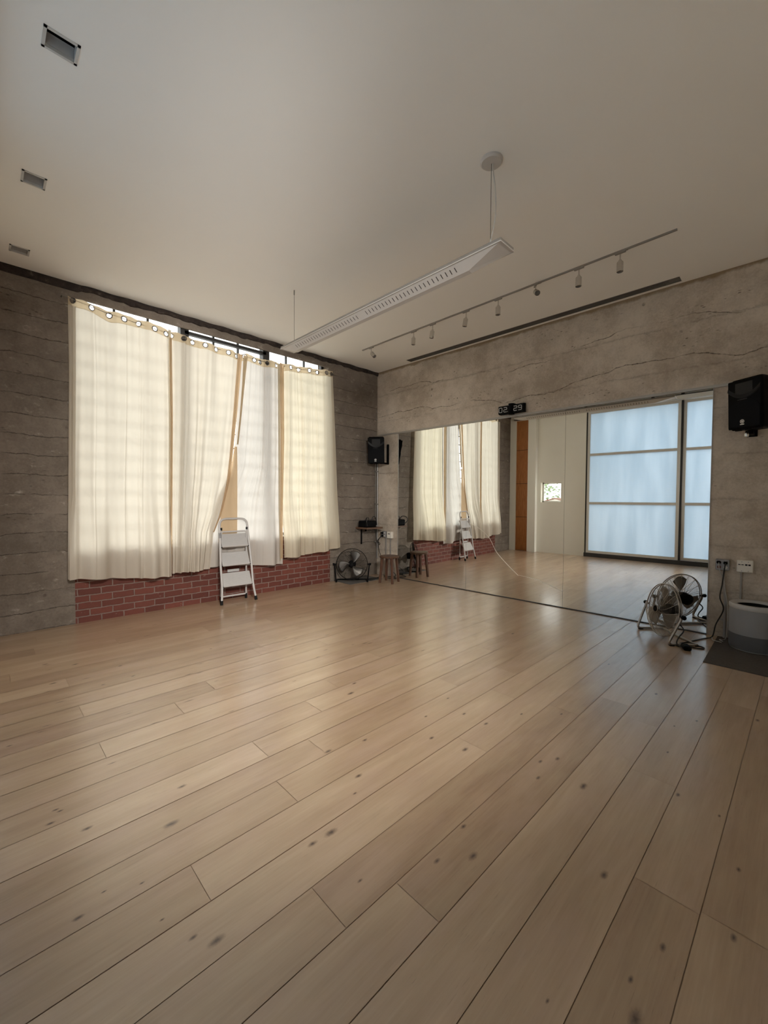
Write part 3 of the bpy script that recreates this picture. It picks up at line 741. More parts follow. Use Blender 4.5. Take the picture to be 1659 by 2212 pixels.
# ------------------------------------------------------------------ curtains
CY = -.06
def poly_xz(p): return p
def curtain(label, top, band, bot, xl, xr, groms, mat, folds, seed, edge=None, cy=CY):
    rnd = random.Random(seed)
    root = thing('curtain', label, 'curtain', (0,cy,0), 0, 'curtains on the window cable')
    nu, nv = 260, 70
    ph = [rnd.uniform(0,2*PI) for _ in range(6)]
    cre = [.2+.27*q+rnd.uniform(-.09,.09) for q in range(3)]
    def x_at(u, zr):
        z = 3.45-2.95*zr; return lerp_poly(xl,-z)+(lerp_poly(xr,-z)-lerp_poly(xl,-z))*u
    def fold(u, zr):   # zr: 0 top .. 1 bottom
        zr = max(0.0, zr)
        n = len(groms)-1
        a = 0
        for q in range(3):
            a += .009*math.exp(-abs((u-cre[q]-.01*math.sin(4*zr+q))/.0075)**1.6)*(.55+.45*zr)
        top_w = math.cos(PI*n*u)*.020*(1-zr)**3
        for (c,wd,h) in folds:
            cc = c + .012*math.sin(3*zr+c*20)
            a += h*math.exp(-((u-cc)/wd)**2)*1.7*(.45+.55*zr**.6)
        b = .010*math.sin(7*u*PI+ph[0]+.8*zr)+.008*math.sin(13*u*PI+ph[1]-1.3*zr)+.0028*math.sin(31*u*PI+ph[2])*(1-zr*.6)
        fl_ = .012*math.sin(5.3*u*PI+ph[3])*zr**4
        xx = x_at(u, zr)
        keep = max(0.0, 1-1.0*math.exp(-((xx+2.82)/.42)**4))
        t_ = min(1,max(0,(zr-.62)/.36)); t_ = t_*t_*(3-2*t_)
        lump = .5+.30*math.sin(2*PI*xx/.62+ph[5])+.20*math.sin(2*PI*xx/.27+ph[4])
        return top_w - a*(.35+.65*keep) + b*(.5+.5*zr) - .004 + fl_ - .15*lump*t_*keep
    def surf(u, z, zr):
        x = lerp_poly(xl,-z)+(lerp_poly(xr,-z)-lerp_poly(xl,-z))*u
        return x
    # cloth below the header
    m = MB(); vs=[]; fs=[]
    for j in range(nv+1):
        v = j/nv
        for i in range(nu+1):
            u = i/nu
            zt0 = lerp_poly(band, lerp_poly(xl,-3.36)+(lerp_poly(xr,-3.36)-lerp_poly(xl,-3.36))*u)
            xb = lerp_poly(xl,-.5)+(lerp_poly(xr,-.5)-lerp_poly(xl,-.5))*u
            zb0 = lerp_poly(bot, xb)
            z = zt0+(zb0-zt0)*v; zr = (3.45-z)/2.95
            vs.append((surf(u,z,zr), fold(u,zr), z))
    for j in range(nv):
        for i in range(nu):
            a=j*(nu+1)+i; fs.append((a,a+1,a+nu+2,a+nu+1))
    m.add(vs,fs); cl_ = m.build('curtain_cloth', mat, root, smooth=True, normals=False)
    # header band with grommet holes
    m = MB(); nb = 16; nu2 = int((lerp_poly(xr,-3.4)-lerp_poly(xl,-3.4))/.0055); vs=[]; fs=[]
    for j in range(nb+1):
        v=j/nb
        for i in range(nu2+1):
            u=i/nu2; x=lerp_poly(xl,-3.4)+(lerp_poly(xr,-3.4)-lerp_poly(xl,-3.4))*u
            zt=lerp_poly(top,x)+.004*math.sin(u*40+ph[4]); zb=lerp_poly(band,x); z=zt+(zb-.004-zt)*v; zr=max(0,(3.45-z)/2.95)
            vs.append((surf(u,z,zr), fold(u,zr)-.0015, z))
    for j in range(nb):
        for i in range(nu2):
            a=j*(nu2+1)+i; q=(a,a+1,a+nu2+2,a+nu2+1)
            cx=sum(vs[k][0] for k in q)/4; cz=sum(vs[k][2] for k in q)/4
            if any(math.hypot(cx-gx,cz-gz)<.0265 for gx,gz in groms): continue
            fs.append(q)
    m.add(vs,fs); m.build('header_band', M['fab_band'], root, smooth=True, normals=False)
    # grommets
    x0,x1 = lerp_poly(xl,-3.4),lerp_poly(xr,-3.4)
    for gx,gz in groms:
        u=(gx-x0)/(x1-x0); e=.004
        yy=fold(u,0); sl=(fold(u+e,0)-fold(u-e,0))/(2*e*(x1-x0))
        mm=MB(); mm.torus(.0292,.0052,24,6,T(gx,yy-.0015,gz)@R(math.atan(sl),'Z')@R(PI/2,'X')@Matrix.Diagonal((1,1,.6,1)))
        mm.build('grommet', M['grommet'], root, smooth=True)
    if edge:
        for (pts, y_off, mt, nm) in edge:
            mm=MB(); vs=[]; fs=[]; n=len(pts); K=6
            for (z_,a_,b_) in pts:
                zr=(3.45-z_)/2.95
                for k in range(K+1):
                    x_=a_+(b_-a_)*k/K
                    vs.append((x_, y_off-.012*math.sin(2.2*PI*k/K), z_))
            for i in range(n-1):
                for k in range(K):
                    q=i*(K+1)+k; fs.append((q,q+1,q+K+2,q+K+1))
            mm.add(vs,fs); mm.build(nm, mt, root, smooth=True, normals=False)
    return root
def dense(pts, n=24):
    # pts (z, x0, x1) interpolated
    out=[]; z0,z1=pts[0][0],pts[-1][0]
    for i in range(n+1):
        z=z0+(z1-z0)*i/n
        out.append((z, lerp_poly([(-p[0],p[1]) for p in pts],-z), lerp_poly([(-p[0],p[2]) for p in pts],-z)))
    return out
def zx(*p): return [(-z,x) for (x,z) in p]
curtain('plain cream curtain at the far left of the window',
  [(-4.606,3.566),(-4.542,3.554),(-4.388,3.529),(-4.169,3.517),(-3.934,3.512),(-3.683,3.492),(-3.60,3.476)],
  [(-4.606,3.475),(-4.543,3.464),(-4.39,3.446),(-4.216,3.397),(-4.08,3.412),(-3.935,3.425),(-3.684,3.399),(-3.60,3.38)],
  [(-4.651,.513),(-4.578,.523),(-4.208,.476),(-3.97,.451),(-3.62,.43)],
  zx((-4.606,3.6),(-4.606,2.77),(-4.628,1.776),(-4.651,.4)), zx((-3.60,3.6),(-3.602,2.4),(-3.618,1.26),(-3.628,.4)),
  [(-4.566,3.531),(-4.401,3.492),(-4.232,3.470),(-4.091,3.463),(-3.935,3.466),(-3.771,3.443),(-3.640,3.424)],
  M['fab_cream'], [(.06,.03,.012),(.30,.08,.014),(.68,.02,.02),(.80,.06,.014),(.955,.025,.025)], 1,
  edge=[(dense([(3.47,-3.628,-3.598),(2.4,-3.630,-3.600),(1.26,-3.645,-3.616),(.435,-3.652,-3.627)]), -.052, M['fab_yellow'], 'rolled_edge'),
        (dense([(3.46,-4.612,-4.545),(2.78,-4.612,-4.553),(1.78,-4.632,-4.572),(.515,-4.655,-4.586)]), -.022, M['fab_cream'], 'side_hem')])
curtain('cream curtain gathered left of the gap, behind the step ladder',
  [(-3.60,3.470),(-3.496,3.467),(-3.413,3.445),(-3.122,3.438),(-2.95,3.43),(-2.808,3.422),(-2.66,3.400)],
  [(-3.60,3.379),(-3.425,3.352),(-3.123,3.353),(-2.809,3.331),(-2.66,3.322)],
  [(-3.625,.458),(-3.441,.473),(-3.30,.455),(-3.152,.465)],
  zx((-3.592,3.6),(-3.590,2.42),(-3.605,1.26),(-3.619,.4)), zx((-2.676,3.6),(-2.689,3.39),(-2.755,2.537),(-2.818,1.988),(-2.866,1.635),(-2.979,1.192),(-3.081,.944),(-3.152,.4)),
  [(-3.578,3.422),(-3.447,3.406),(-3.329,3.400),(-3.177,3.398),(-3.019,3.392),(-2.867,3.380),(-2.736,3.370)],
  M['fab_cream'], [(.07,.03,.02),(.17,.025,.03),(.34,.035,.028),(.47,.03,.02),(.66,.03,.018),(.80,.03,.014)], 2,
  edge=[(dense([(3.40,-2.735,-2.676),(2.6,-2.805,-2.752),(1.99,-2.862,-2.820),(1.63,-2.905,-2.870),(1.19,-3.005,-2.982),(.95,-3.098,-3.083)]), -.030, M['fab_tan'], 'folded_edge'),
        (dense([(3.38,-3.612,-3.588),(2.4,-3.610,-3.586),(1.26,-3.624,-3.603),(.50,-3.632,-3.616)]), -.034, M['fab_tan'], 'side_hem')], cy=-.072)
curtain('whiter curtain right of the gap, behind the step ladder',
  [(-2.67,3.416),(-2.58,3.444),(-2.53,3.43),(-2.475,3.421),(-2.287,3.430),(-2.09,3.430)],
  [(-2.67,3.33),(-2.587,3.345),(-2.469,3.330),(-2.288,3.325),(-2.09,3.349)],
  [(-3.16,.480),(-2.958,.481),(-2.555,.444),(-2.07,.413)],
  zx((-2.655,3.6),(-2.668,3.40),(-2.715,2.671),(-2.765,2.152),(-2.80,1.85),(-3.02,1.40),(-3.13,1.0),(-3.16,.4)), zx((-2.045,3.6),(-2.040,2.285),(-2.050,1.243),(-2.045,.4)),
  [(-2.615,3.399),(-2.476,3.378),(-2.375,3.376),(-2.273,3.382),(-2.125,3.384)],
  M['fab_white'], [(.10,.05,.02),(.45,.02,.014),(.60,.02,.015),(.85,.06,.014)], 3,
  edge=[(dense([(3.40,-2.650,-2.592),(3.0,-2.672,-2.640),(2.54,-2.712,-2.690),(2.15,-2.756,-2.735)]), -.046, M['fab_band'], 'turned_edge'),  # turned edge's shadow put in as darker header cloth
        (dense([(2.12,-2.790,-2.752),(1.85,-2.830,-2.750),(1.5,-2.92,-2.752),(1.2,-2.985,-2.755),(.80,-3.02,-2.760)]), -.040, M['fab_tan'], 'folded_edge')], cy=-.048)
curtain('pale yellow curtain at the right end of the window, nearest the corner',
  [(-2.05,3.432),(-1.91,3.442),(-1.779,3.450),(-1.436,3.481),(-1.23,3.505),(-1.07,3.520)],
  [(-2.05,3.329),(-1.696,3.367),(-1.346,3.397),(-1.06,3.433)],
  [(-2.06,.515),(-1.785,.499),(-1.56,.530),(-1.346,.55),(-.955,.581)],
  zx((-2.045,3.6),(-2.030,2.29),(-2.055,1.24),(-2.054,.4)), zx((-1.078,3.6),(-1.076,3.52),(-1.026,2.394),(-.986,1.385),(-.955,.5)),
  [(-2.015,3.400),(-1.894,3.398),(-1.729,3.408),(-1.559,3.423),(-1.382,3.440),(-1.227,3.458),(-1.100,3.472)],
  M['fab_yellow'], [(.10,.03,.02),(.36,.018,.022),(.52,.04,.012),(.63,.02,.02),(.83,.05,.016)], 4,
  edge=[(dense([(3.42,-2.088,-2.025),(2.3,-2.080,-2.020),(1.24,-2.092,-2.048),(.50,-2.085,-2.048)]), -.040, M['fab_tan'], 'side_hem'),
        (dense([(3.40,-2.125,-2.092),(2.3,-2.118,-2.090),(1.24,-2.118,-2.100),(.47,-2.100,-2.088)]), -.044, M['fab_yellow'], 'rolled_edge')])
cab = MB(); cab.tube(smooth_path([(-4.66,CY,3.553),(-4.50,CY,3.525),(-4.232,CY,3.487),(-3.935,CY,3.462),(-3.578,CY,3.436),(-3.177,CY,3.412),(-2.867,CY,3.398),(-2.55,CY,3.392),(-2.273,CY,3.395),(-2.02,CY,3.404),(-1.73,CY,3.418),(-1.38,CY,3.448),(-1.06,CY,3.482)],6),.0035,6)
for x,z in ((-4.66,3.553),(-1.06,3.482)): cab.cyl((x,CY-.004,z),(x,.0,z),.006,seg=8)
tag(cab.build('curtain_cable', M['wire'], smooth=True), 'thin sagging steel cable holding the curtains across the window', 'cable')

# ------------------------------------------------------------------ step ladder
lad = thing('step_ladder', 'white three-step folding ladder leaning at the curtains', 'ladder', (-2.828,-.185,0), R(-.035,'Z').to_euler().z)
def fr(z): return -.115+.185*min(1,z/1.15)       # front rail y at height z
wid = lambda z: .2235-.016*min(1,z/.9)
pts=[(-.238,fr(0)-.012,.02),(-.214,fr(.18),.2),(-wid(.5),fr(.5),.5),(-.196,fr(.9),.9),(-.192,fr(1.12),1.125),(.192,fr(1.12),1.125),(.196,fr(.9),.9),(wid(.5),fr(.5),.5),(.214,fr(.18),.2),(.238,fr(0)-.012,.02)]
b=MB(); b.tube(rounded(pts,.10,6,closed=False),.0145,10); b.build('front_rail', M['ladder_white'], lad, smooth=True)
for sx in (-1,1):
    b=MB(); b.cyl((sx*.2385,fr(0)-.0125,0),(sx*.2345,fr(.05)-.010,.055),.0185,seg=12); b.build('foot_cap', M['black_matte'], lad, smooth=True)
    b=MB(); b.cyl((sx*.176,.060,0),(sx*.176,.060,.07),.0165,seg=12); b.build('foot_cap', M['black_matte'], lad, smooth=True)
    b=MB(); b.cyl((sx*.172,fr(.93)-.005,.85),(sx*.176,fr(.97)-.008,.985),.006,seg=8); b.build('stay_arm', M['ladder_white'], lad, smooth=True)
    b=MB(); b.cyl((sx*.176,fr(.97)-.008,.972),(sx*.178,fr(.99)-.012,1.005),.013,seg=10); b.cyl((sx*.176,fr(.985)-.008,.99),(sx*.196,fr(.985),.99),.007,seg=8); b.build('stay_knob', M['black_matte'], lad, smooth=True)
b=MB(); b.tube(rounded([(-.176,.060,.05),(-.176,.040,.95),(.176,.040,.95),(.176,.060,.05)],.03,5,closed=False),.0115,8)
b.cyl((-.176,.060,.065),(.176,.060,.065),.0125,seg=8); b.build('rear_frame', M['ladder_white'], lad, smooth=True)
for zf in (.745,.495,.222):
    a = math.radians(62); dpt=.195; yf = fr(zf)-.012
    Mx = T(0,yf,zf)@R(a,'X')
    st=thing_part=MB(); hw_=.182 if zf>.7 else (.190 if zf>.4 else .198)
    st.rbox(-hw_,hw_,0,dpt,-.012,.012,.008,Mx); so=st.build('step', M['ladder_white'], lad, smooth=False)
    tr_=MB()
    for k in range(13):
        yy=.016+.0128*k; tr_.box(-hw_+.012,hw_-.012,yy,yy+.0075,.012,.0145,Mx)
    tr_.build('tread_ribs', M['ladder_tread'], so)
    bk=MB(); bk.box(-hw_+.02,hw_-.02,dpt*.05,dpt*.06,-.045,-.012,Mx); bk.build('step_apron', M['ladder_white'], so)
    for sx in (-1,1):
        x1=wid(zf)
        pv=MB(); pv.cyl((sx*(hw_-.004),yf+.004,zf),(sx*(x1-.004),fr(zf),zf),.0065,seg=8); pv.build('pivot_pin', M['black_matte'], lad, smooth=True)
b=MB()
for z in (.935,.922,.909,.896,.878): b.torus(.0163,.0028,14,5,T(-.196,fr(z),z))
b.build('rail_grip', M['black_matte'], lad)
b=MB(); b.box(-.10,.06,.02,.028,.40,.435); b.build('safety_strap', M['ladder_tread'], lad)

# ------------------------------------------------------------------ stool
st = thing('wooden_stool', 'small brown wooden four-legged stool in the corner by the mirror', 'stool', (-.380,-.715,0), .32)
b=MB(); b.lathe([(.150,.418),(.163,.421),(.168,.430),(.167,.443),(.160,.449),(.0,.450)],40,cap0=True); b.build('seat', M['stool_wood'], st, smooth=True)
for sx in (-1,1):
    for sy in (-1,1):
        b=MB(); p0=Vector((sx*.118,sy*.118,0)); p1=Vector((sx*.088,sy*.088,.42)); k0,k1=.017,.020
        vs=[]
        for p,k in ((p0,k0),(p1,k1)):
            for dx,dy in ((-k,-k),(k,-k),(k,k),(-k,k)): vs.append((p.x+dx,p.y+dy,p.z))
        b.add(vs,[(0,3,2,1),(4,5,6,7),(0,1,5,4),(1,2,6,5),(2,3,7,6),(3,0,4,7)]); b.build('leg', M['stool_leg_wood'], st, bevel=.003)
b=MB(); b.box(-.09,.09,-.012,.012,.395,.419); b.box(-.012,.012,-.09,.09,.395,.419); b.build('cross_brace', M['stool_leg_wood'], st)

# ------------------------------------------------------------------ fans
def make_fan(name, label, loc, yaw, Rr, depth, cz, tilt, mats, foot_l, foot_r, rear_l, rear_r, rings, spokes, blade_r, floor_loop, n_blades=3, spin=0):
    # local -y is the direction the fan blows
    f = thing(name, label, 'fan', loc, yaw)
    Mx = T(0,0,cz)@R(tilt,'X')@R(PI/2,'X')      # lathe axis z -> local -y
    # after the rotation local z of the lathe points to -y
    b=MB()
    hd = depth/2
    b.torus(Rr,.0050,56,8,Mx@T(0,0,.012)); b.torus(Rr,.0048,56,8,Mx@T(0,0,-.012)); b.build('rim', mats['rim'], f, smooth=True)
    def dome(r, s): # height of the grille at radius r
        q=min(1,r/Rr); return s*(.012+(hd-.012)*(1-q**3.2)**.8)
    for s,nm in ((1,'front_grille'),(-1,'rear_grille')):
        g=MB()
        for k in range(rings):
            r=.055+(Rr-.055)*k/(rings-.0)
            g.torus(r,.0008,44,3,Mx@T(0,0,dome(r,s)))
        for k in range(spokes):
            a0=2*PI*k/spokes; pts=[]
            for i in range(9):
                q=i/8; r=.045+(Rr-.045)*q; a=a0+.45*q*s
                pts.append((r*math.cos(a),r*math.sin(a),dome(r,s)+.001*s))
            g.tube(pts,.0019,4,M=Mx)
        g.build(nm, mats['grille'], f, smooth=False)
    h=MB(); h.lathe([(.0,hd+.012),(.026,hd+.012),(.030,hd+.006),(.034,hd-.008)],24,Mx); hc=h.build('hub_badge', mats['hub'], f, smooth=True)
    h=MB(); h.torus(.036,.006,24,6,Mx@T(0,0,hd+.004)); h.build('badge_ring', mats['rim'], hc, smooth=True)
    m=MB(); m.lathe([(.0,-hd-.075),(.045,-hd-.073),(.062,-hd-.058),(.066,-hd-.01),(.066,-.045),(.03,-.03),(.03,.02),(.0,.022)],28,Mx); m.build('motor', mats['motor'], f, smooth=True)
    for k in range(n_blades):
        bl=MB(); a0=2*PI*k/n_blades+spin; vs=[]; fs=[]; NI,NJ=10,8
        for i in range(NI+1):
            q=i/NI; r=.028+(blade_r-.028)*q
            wd=.30+.42*math.sin(PI*min(1,q*1.02)**.8*.62); wd*= (1 if q<.86 else math.sqrt(max(0,1-((q-.86)/.145)**2))*.75+.25)
            for j in range(NJ+1):
                p=j/NJ-.5; a=a0+p*wd*1.35+.30*q; zz=.045*(-p)*(1.0-.35*q)-.0+.012*math.cos(PI*p)
                vs.append((r*math.cos(a),r*math.sin(a),zz))
        for i in range(NI):
            for j in range(NJ):
                q=i*(NJ+1)+j; fs.append((q,q+1,q+NJ+2,q+NJ+1))
        bl.add(vs,fs,Mx); ob=bl.build('blade', mats['blade'], f, smooth=True, normals=False)
        so=ob.modifiers.new('solid','SOLIDIFY'); so.thickness=.0025
    # stand
    pw=Rr+.028
    for s,ft,rr_,nm in ((-1,foot_l,rear_l,'l'),(1,foot_r,rear_r,'r')):
        b=MB()
        path=[(s*pw,0,cz+.012),(s*pw,-.012,cz-.03),(ft[0],ft[1],.0125),(rr_[0],rr_[1],.0125)]
        b.tube(rounded(path,.05,6,closed=False),.0115,10); b.build('stand_tube', mats['stand'], f, smooth=True)
        b=MB(); b.cyl((s*(Rr-.004),0,cz),(s*(pw+.02),0,cz),.011,seg=10); b.cyl((s*(pw+.008),0,cz),(s*(pw+.032),0,cz),.02,seg=12); b.build('pivot_knob', mats['motor'], f, smooth=True)
        b=MB(); b.box(ft[0]-.014,ft[0]+.014,ft[1]+.02,ft[1]+.06,0,.010); b.build('rubber_foot', M['black_matte'], f)
        b=MB(); b.box(rr_[0]-.014,rr_[0]+.014,rr_[1]-.02,rr_[1]+.02,0,.010); b.build('rubber_foot', M['black_matte'], f)
    b=MB(); b.cyl((rear_l[0],rear_l[1],.0125),(rear_r[0],rear_r[1],.0125),.0115,seg=10); b.build('stand_bar', mats['stand'], f, smooth=True)
    return f
yawR = math.atan2(-.73,-.685)+PI/2       # local -y -> (-.685,.73)
nf = Vector((-.685,.73)); yawR = math.atan2(nf.y,nf.x)+PI/2
make_fan('floor_fan', 'silver wire floor fan standing in front of the mirror', (-.315,-4.63,0), yawR, .262, .150, .285, math.radians(-7),
   {'rim':M['silver'],'grille':M['silver'],'hub':M['black'],'motor':M['black'],'blade':M['blade_silver'],'stand':M['silver']},
   (-.262,-.115),(.262,-.115),(-.262,.16),(.262,.16), 27, 18, .235, True, spin=1.40)
nl = Vector((-.66,-.75)); yawL = math.atan2(nl.y,nl.x)+PI/2
make_fan('floor_fan', 'black floor fan on the dark mat in the corner', (-.815,-.255,.006), yawL, .262, .150, .292, math.radians(-6),
   {'rim':M['black'],'grille':M['black'],'hub':M['black'],'motor':M['black'],'blade':M['blade_grey'],'stand':M['black']},
   (-.262,-.10),(.262,-.10),(-.255,.12),(.255,.12), 15, 10, .228, True, spin=1.0)

# floor mats
b=MB(); b.box(-1.0,-.27,-.435,-.004,0,.006); tag(b.build('floor_mat', M['mat_corner']), 'dark square mat under the black fan in the corner', 'mat')
b=MB(); b.prism([(-.845,-5.04),(.115,-5.02),(.145,-5.95),(-.865,-5.95)],0,.007,'z'); tag(b.build('floor_mat', M['mat_grey']), 'grey floor mat under the air purifier', 'mat')

# ------------------------------------------------------------------ air purifier
ap = thing('air_purifier', 'grey cylindrical air purifier on the grey mat', 'air purifier', (-.115,-5.315,.007), 0)
b=MB(); b.lathe([(.165,0),(.178,.004),(.183,.012)],56,cap0=True); b.build('base', M['purifier_top'], ap, smooth=True)
b=MB(); b.lathe([(.183,.012),(.186,.03),(.186,.150)],56); b.build('filter_band', M['purifier_mesh'], ap, smooth=True)
b=MB(); b.lathe([(.186,.150),(.186,.385)],56); b.build('body', M['purifier'], ap, smooth=True)
b=MB(); b.lathe([(.186,.385),(.189,.389),(.189,.418),(.182,.428),(.160,.430),(.138,.420),(.132,.408)],56); b.build('top_ring', M['purifier_top'], ap, smooth=True)
b=MB(); b.lathe([(.132,.408),(.125,.388),(.11,.382),(.0,.382)],56); b.build('outlet_grille', M['black_matte'], ap, smooth=True)

# ------------------------------------------------------------------ speakers
def make_speaker(label, loc, rotz, pitch, roll=0):
    s = thing('speaker', label, 'speaker', loc, 0, 'black wall speakers'); s.rotation_euler=(Matrix.Rotation(rotz,3,'Z')@Matrix.Rotation(pitch,3,'X')).to_euler()
    w_,h_,d_=.148,.235,.27
    # cabinet: plan trapezoid, rounded corners; local -y is the front
    out=rounded([(-w_,-.0),(w_,-.0),(w_*.62,d_),(-w_*.62,d_)] if False else [(-w_,0,0),(w_,0,0),(w_*.66,d_,0),(-w_*.66,d_,0)],.03,4)
    n=len(out); vs=[]; fs=[]; lev=[(-h_,.90),(-h_+.018,1),(h_-.06,1),(h_-.018,.97),(h_,.86)]
    for z,k in lev:
        for p in out: vs.append((p.x*k,d_*.5+(p.y-d_*.5)*k,z))
    for i in range(len(lev)-1):
        for k in range(n): fs.append((i*n+k,i*n+(k+1)%n,(i+1)*n+(k+1)%n,(i+1)*n+k))
    fs.append(tuple(reversed(range(n)))); fs.append(tuple((len(lev)-1)*n+k for k in range(n)))
    b=MB(); b.add(vs,fs); b.build('cabinet', M['black'], s, smooth=True)
    # front baffle frame
    b=MB(); b.rbox(-w_+.004,w_-.004,-.012,.004,-h_+.008,h_-.012,.006); b.build('baffle', M['black'], s)
    # horn flare: wide shallow bowl with a lip
    b=MB(); NI,NJ=14,8; vs=[]; fs=[]
    for j in range(NJ+1):
        q=j/NJ
        for i in range(NI+1):
            u=i/NI*2-1; wx=(w_-.010)*(1-.55*q)
            ztop=.205-.05*q; zbot=.045+.055*(1-q)*(u*u)+.06*q
            x=u*wx
            vs.append((x,-.0135+.0*q,zbot) if j==0 else (x,-.013+.012*q*q,zbot))
    # lower lip strip of the horn
    b=MB(); vs=[]; fs=[]
    for i in range(25):
        u=i/12-1; zc=.058+.075*u*u; xx=u*(w_-.008)
        vs += [(xx,-.0125,zc-.012),(xx,-.021,zc-.004),(xx,-.019,zc+.005),(xx,-.0125,zc+.030)]
    for i in range(24):
        for k in range(3): q=i*4+k; fs.append((q,q+4,q+5,q+1))
    b.add(vs,fs); b.build('horn_lip', plain('horn_lip_black',(.012,.012,.013),.5,0,.25), s, smooth=True)
    b=MB(); b.rbox(-.075,.075,-.0145,-.010,.085,.195,.002); b.build('horn_throat', M['light_black'], s)
    b=MB(); b.rbox(-.055,.03,-.0165,-.012,.038,.044,.0015); b.build('model_strip', plain('strip_grey',(.035,.035,.036),.4), s)
    # woofer grille with an arched top
    arc=[(-w_+.012,-h_+.022),(w_-.012,-h_+.022)]
    for k in range(17):
        a=PI*k/16*.86+PI*.07; arc.append(((w_-.013)*math.cos(a)/math.cos(PI*.07),-.055+.085*math.sin(a)))
    b=MB(); b.prism(arc,-.0185,-.011,'y'); b.build('woofer_grille', M['grille_cloth'], s)
    # badge: ring with three crossed spokes and a word bar under it
    Mx=T(-.012,-.0195,-h_+.072)@R(PI/2,'X')
    b=MB(); b.torus(.0165,.0022,24,6,Mx)
    for k in range(6):
        a=PI/2+PI/3*k; b.cyl((0,0,.0),(.0155*math.cos(a),.0155*math.sin(a),0),.0021,seg=6,M=Mx)
    b.lathe([(.0062,.002),(.0062,-.002)],12,Mx,cap0=True,cap1=True)
    b.box(-.0295,.0055,-.0215,-.0185,-h_+.041,-h_+.0485); lg=b.build('logo', M['logo'], s); lg['label']='silver round badge with crossed forks over a word bar'
    for x in (-.09,.0,.085):
        b=MB(); b.box(x-.022,x+.022,.03,.06,-h_-.008,-h_); b.build('rubber_foot', M['black_matte'], s)
    return s
# right speaker, near the mirror's end
pr = mw(5.200,.345,2.305)
nR = Vector((-.86,.51)); make_speaker('large black speaker mounted above the air purifier', (pr.x,pr.y,pr.z), math.atan2(nR.y,nR.x)+PI/2, math.radians(3))
br = thing('speaker_bracket', 'black wall bracket with a silver knob under the large speaker', 'bracket', mw(5.24,0,2.06), ROT_M)
b=MB(); b.box(-.04,.04,-.012,0,-.03,.17); b.build('wall_plate', M['black'], br)
b=MB(); b.box(-.018,.018,-.19,-.01,-.02,.0); b.box(-.018,.018,-.19,-.15,-.02,.045); b.build('bracket_arm', M['black'], br)
b=MB(); b.lathe([(.013,0),(.016,.012),(.012,.03),(.008,.045)],16,T(-.028,-.235,-.052)@Matrix.Scale(1.25,4),cap0=True,cap1=True); k=b.build('knob', M['chrome'], br, smooth=True); k['label']='silver knob'
# left speaker in the corner
pl = mw(.205,.205,2.205); nL = Vector((-.76,-.65)); make_speaker('black speaker mounted high in the corner by the window', (pl.x-.10,pl.y-.08,2.26), math.atan2(nL.y,nL.x)+PI/2, math.radians(9))
br = thing('speaker_bracket', 'black square bracket behind the corner speaker', 'bracket', mw(.29,0,2.13), ROT_M)
b=MB(); b.box(-.015,.015,-.03,0,-.10,.26); b.build('wall_plate', M['black'], br)
b=MB(); b.box(-.012,.012,-.20,-.01,-.10,-.07); b.build('bracket_arm', M['black'], br)

# ------------------------------------------------------------------ flip clock
ck = thing('flip_clock', 'black flip clock reading 02 29 on the ledge above the mirror', 'clock', mw(2.715,0,2.592), ROT_M)
b=MB(); b.rbox(-.192,-.03,-.085,-.012,.010,.128,.012); b.build('hour_housing', M['black'], ck)
b=MB(); b.rbox(.03,.192,-.085,-.012,.010,.128,.012); b.cyl((.165,-.048,.012),(.165,-.048,.126),.036,seg=24); b.build('minute_housing', M['black'], ck, smooth=False)
b=MB(); b.cyl((-.004,-.055,.0),(-.004,-.055,.146),.042,seg=24); b.box(-.05,.04,-.05,-.001,.134,.146); b.build('spine', M['black'], ck, smooth=True)
fm_=plain('flap_black',(.007,.007,.0075),.55,0,.1)
b=MB(); b.box(-.186,-.036,-.0865,-.0845,.016,.0685); b.box(-.186,-.036,-.0865,-.0845,.0695,.122); b.build('hour_flap', fm_, ck)
b=MB(); b.box(.036,.178,-.0865,-.0845,.016,.0685); b.box(.036,.178,-.0865,-.0845,.0695,.122); b.build('minute_flap', fm_, ck)
def digit(segs, x0, name):
    dw,dh,z0=.046,.062,.039
    P={'tl':(x0,z0+dh),'tr':(x0+dw,z0+dh),'ml':(x0,z0+dh/2),'mr':(x0+dw,z0+dh/2),'bl':(x0,z0),'br':(x0+dw,z0)}
    b=MB()
    for chain in segs:
        cl_=chain[0]==chain[-1]; ps=[(P[c][0],-.0868,P[c][1]) for c in (chain[:-1] if cl_ else chain)]
        path=rounded(ps,.012,4,closed=cl_)
        b.tube(path,.0041,6,closed=cl_,M=T(0,-.0868,0)@Matrix.Diagonal((1,.25,1,1))@T(0,.0868,0))
    o=b.build(name, M['digit'], ck); return o
digit([['tl','tr','br','bl','tl']], -.176, 'digit'); digit([['tl','tr','mr','ml','bl','br']], -.104, 'digit')
digit([['tl','tr','mr','ml','bl','br']], .046, 'digit'); digit([['mr','ml','tl','tr','br','bl']], .114, 'digit')
b=MB(); b.box(-.049,-.042,-.088,-.0865,.037,.045); b.build('dot', M['digit'], ck)
b=MB(); b.box(-.046,-.028,-.0855,-.0835,.124,.132); b.build('label_mark', M['digit'], ck)

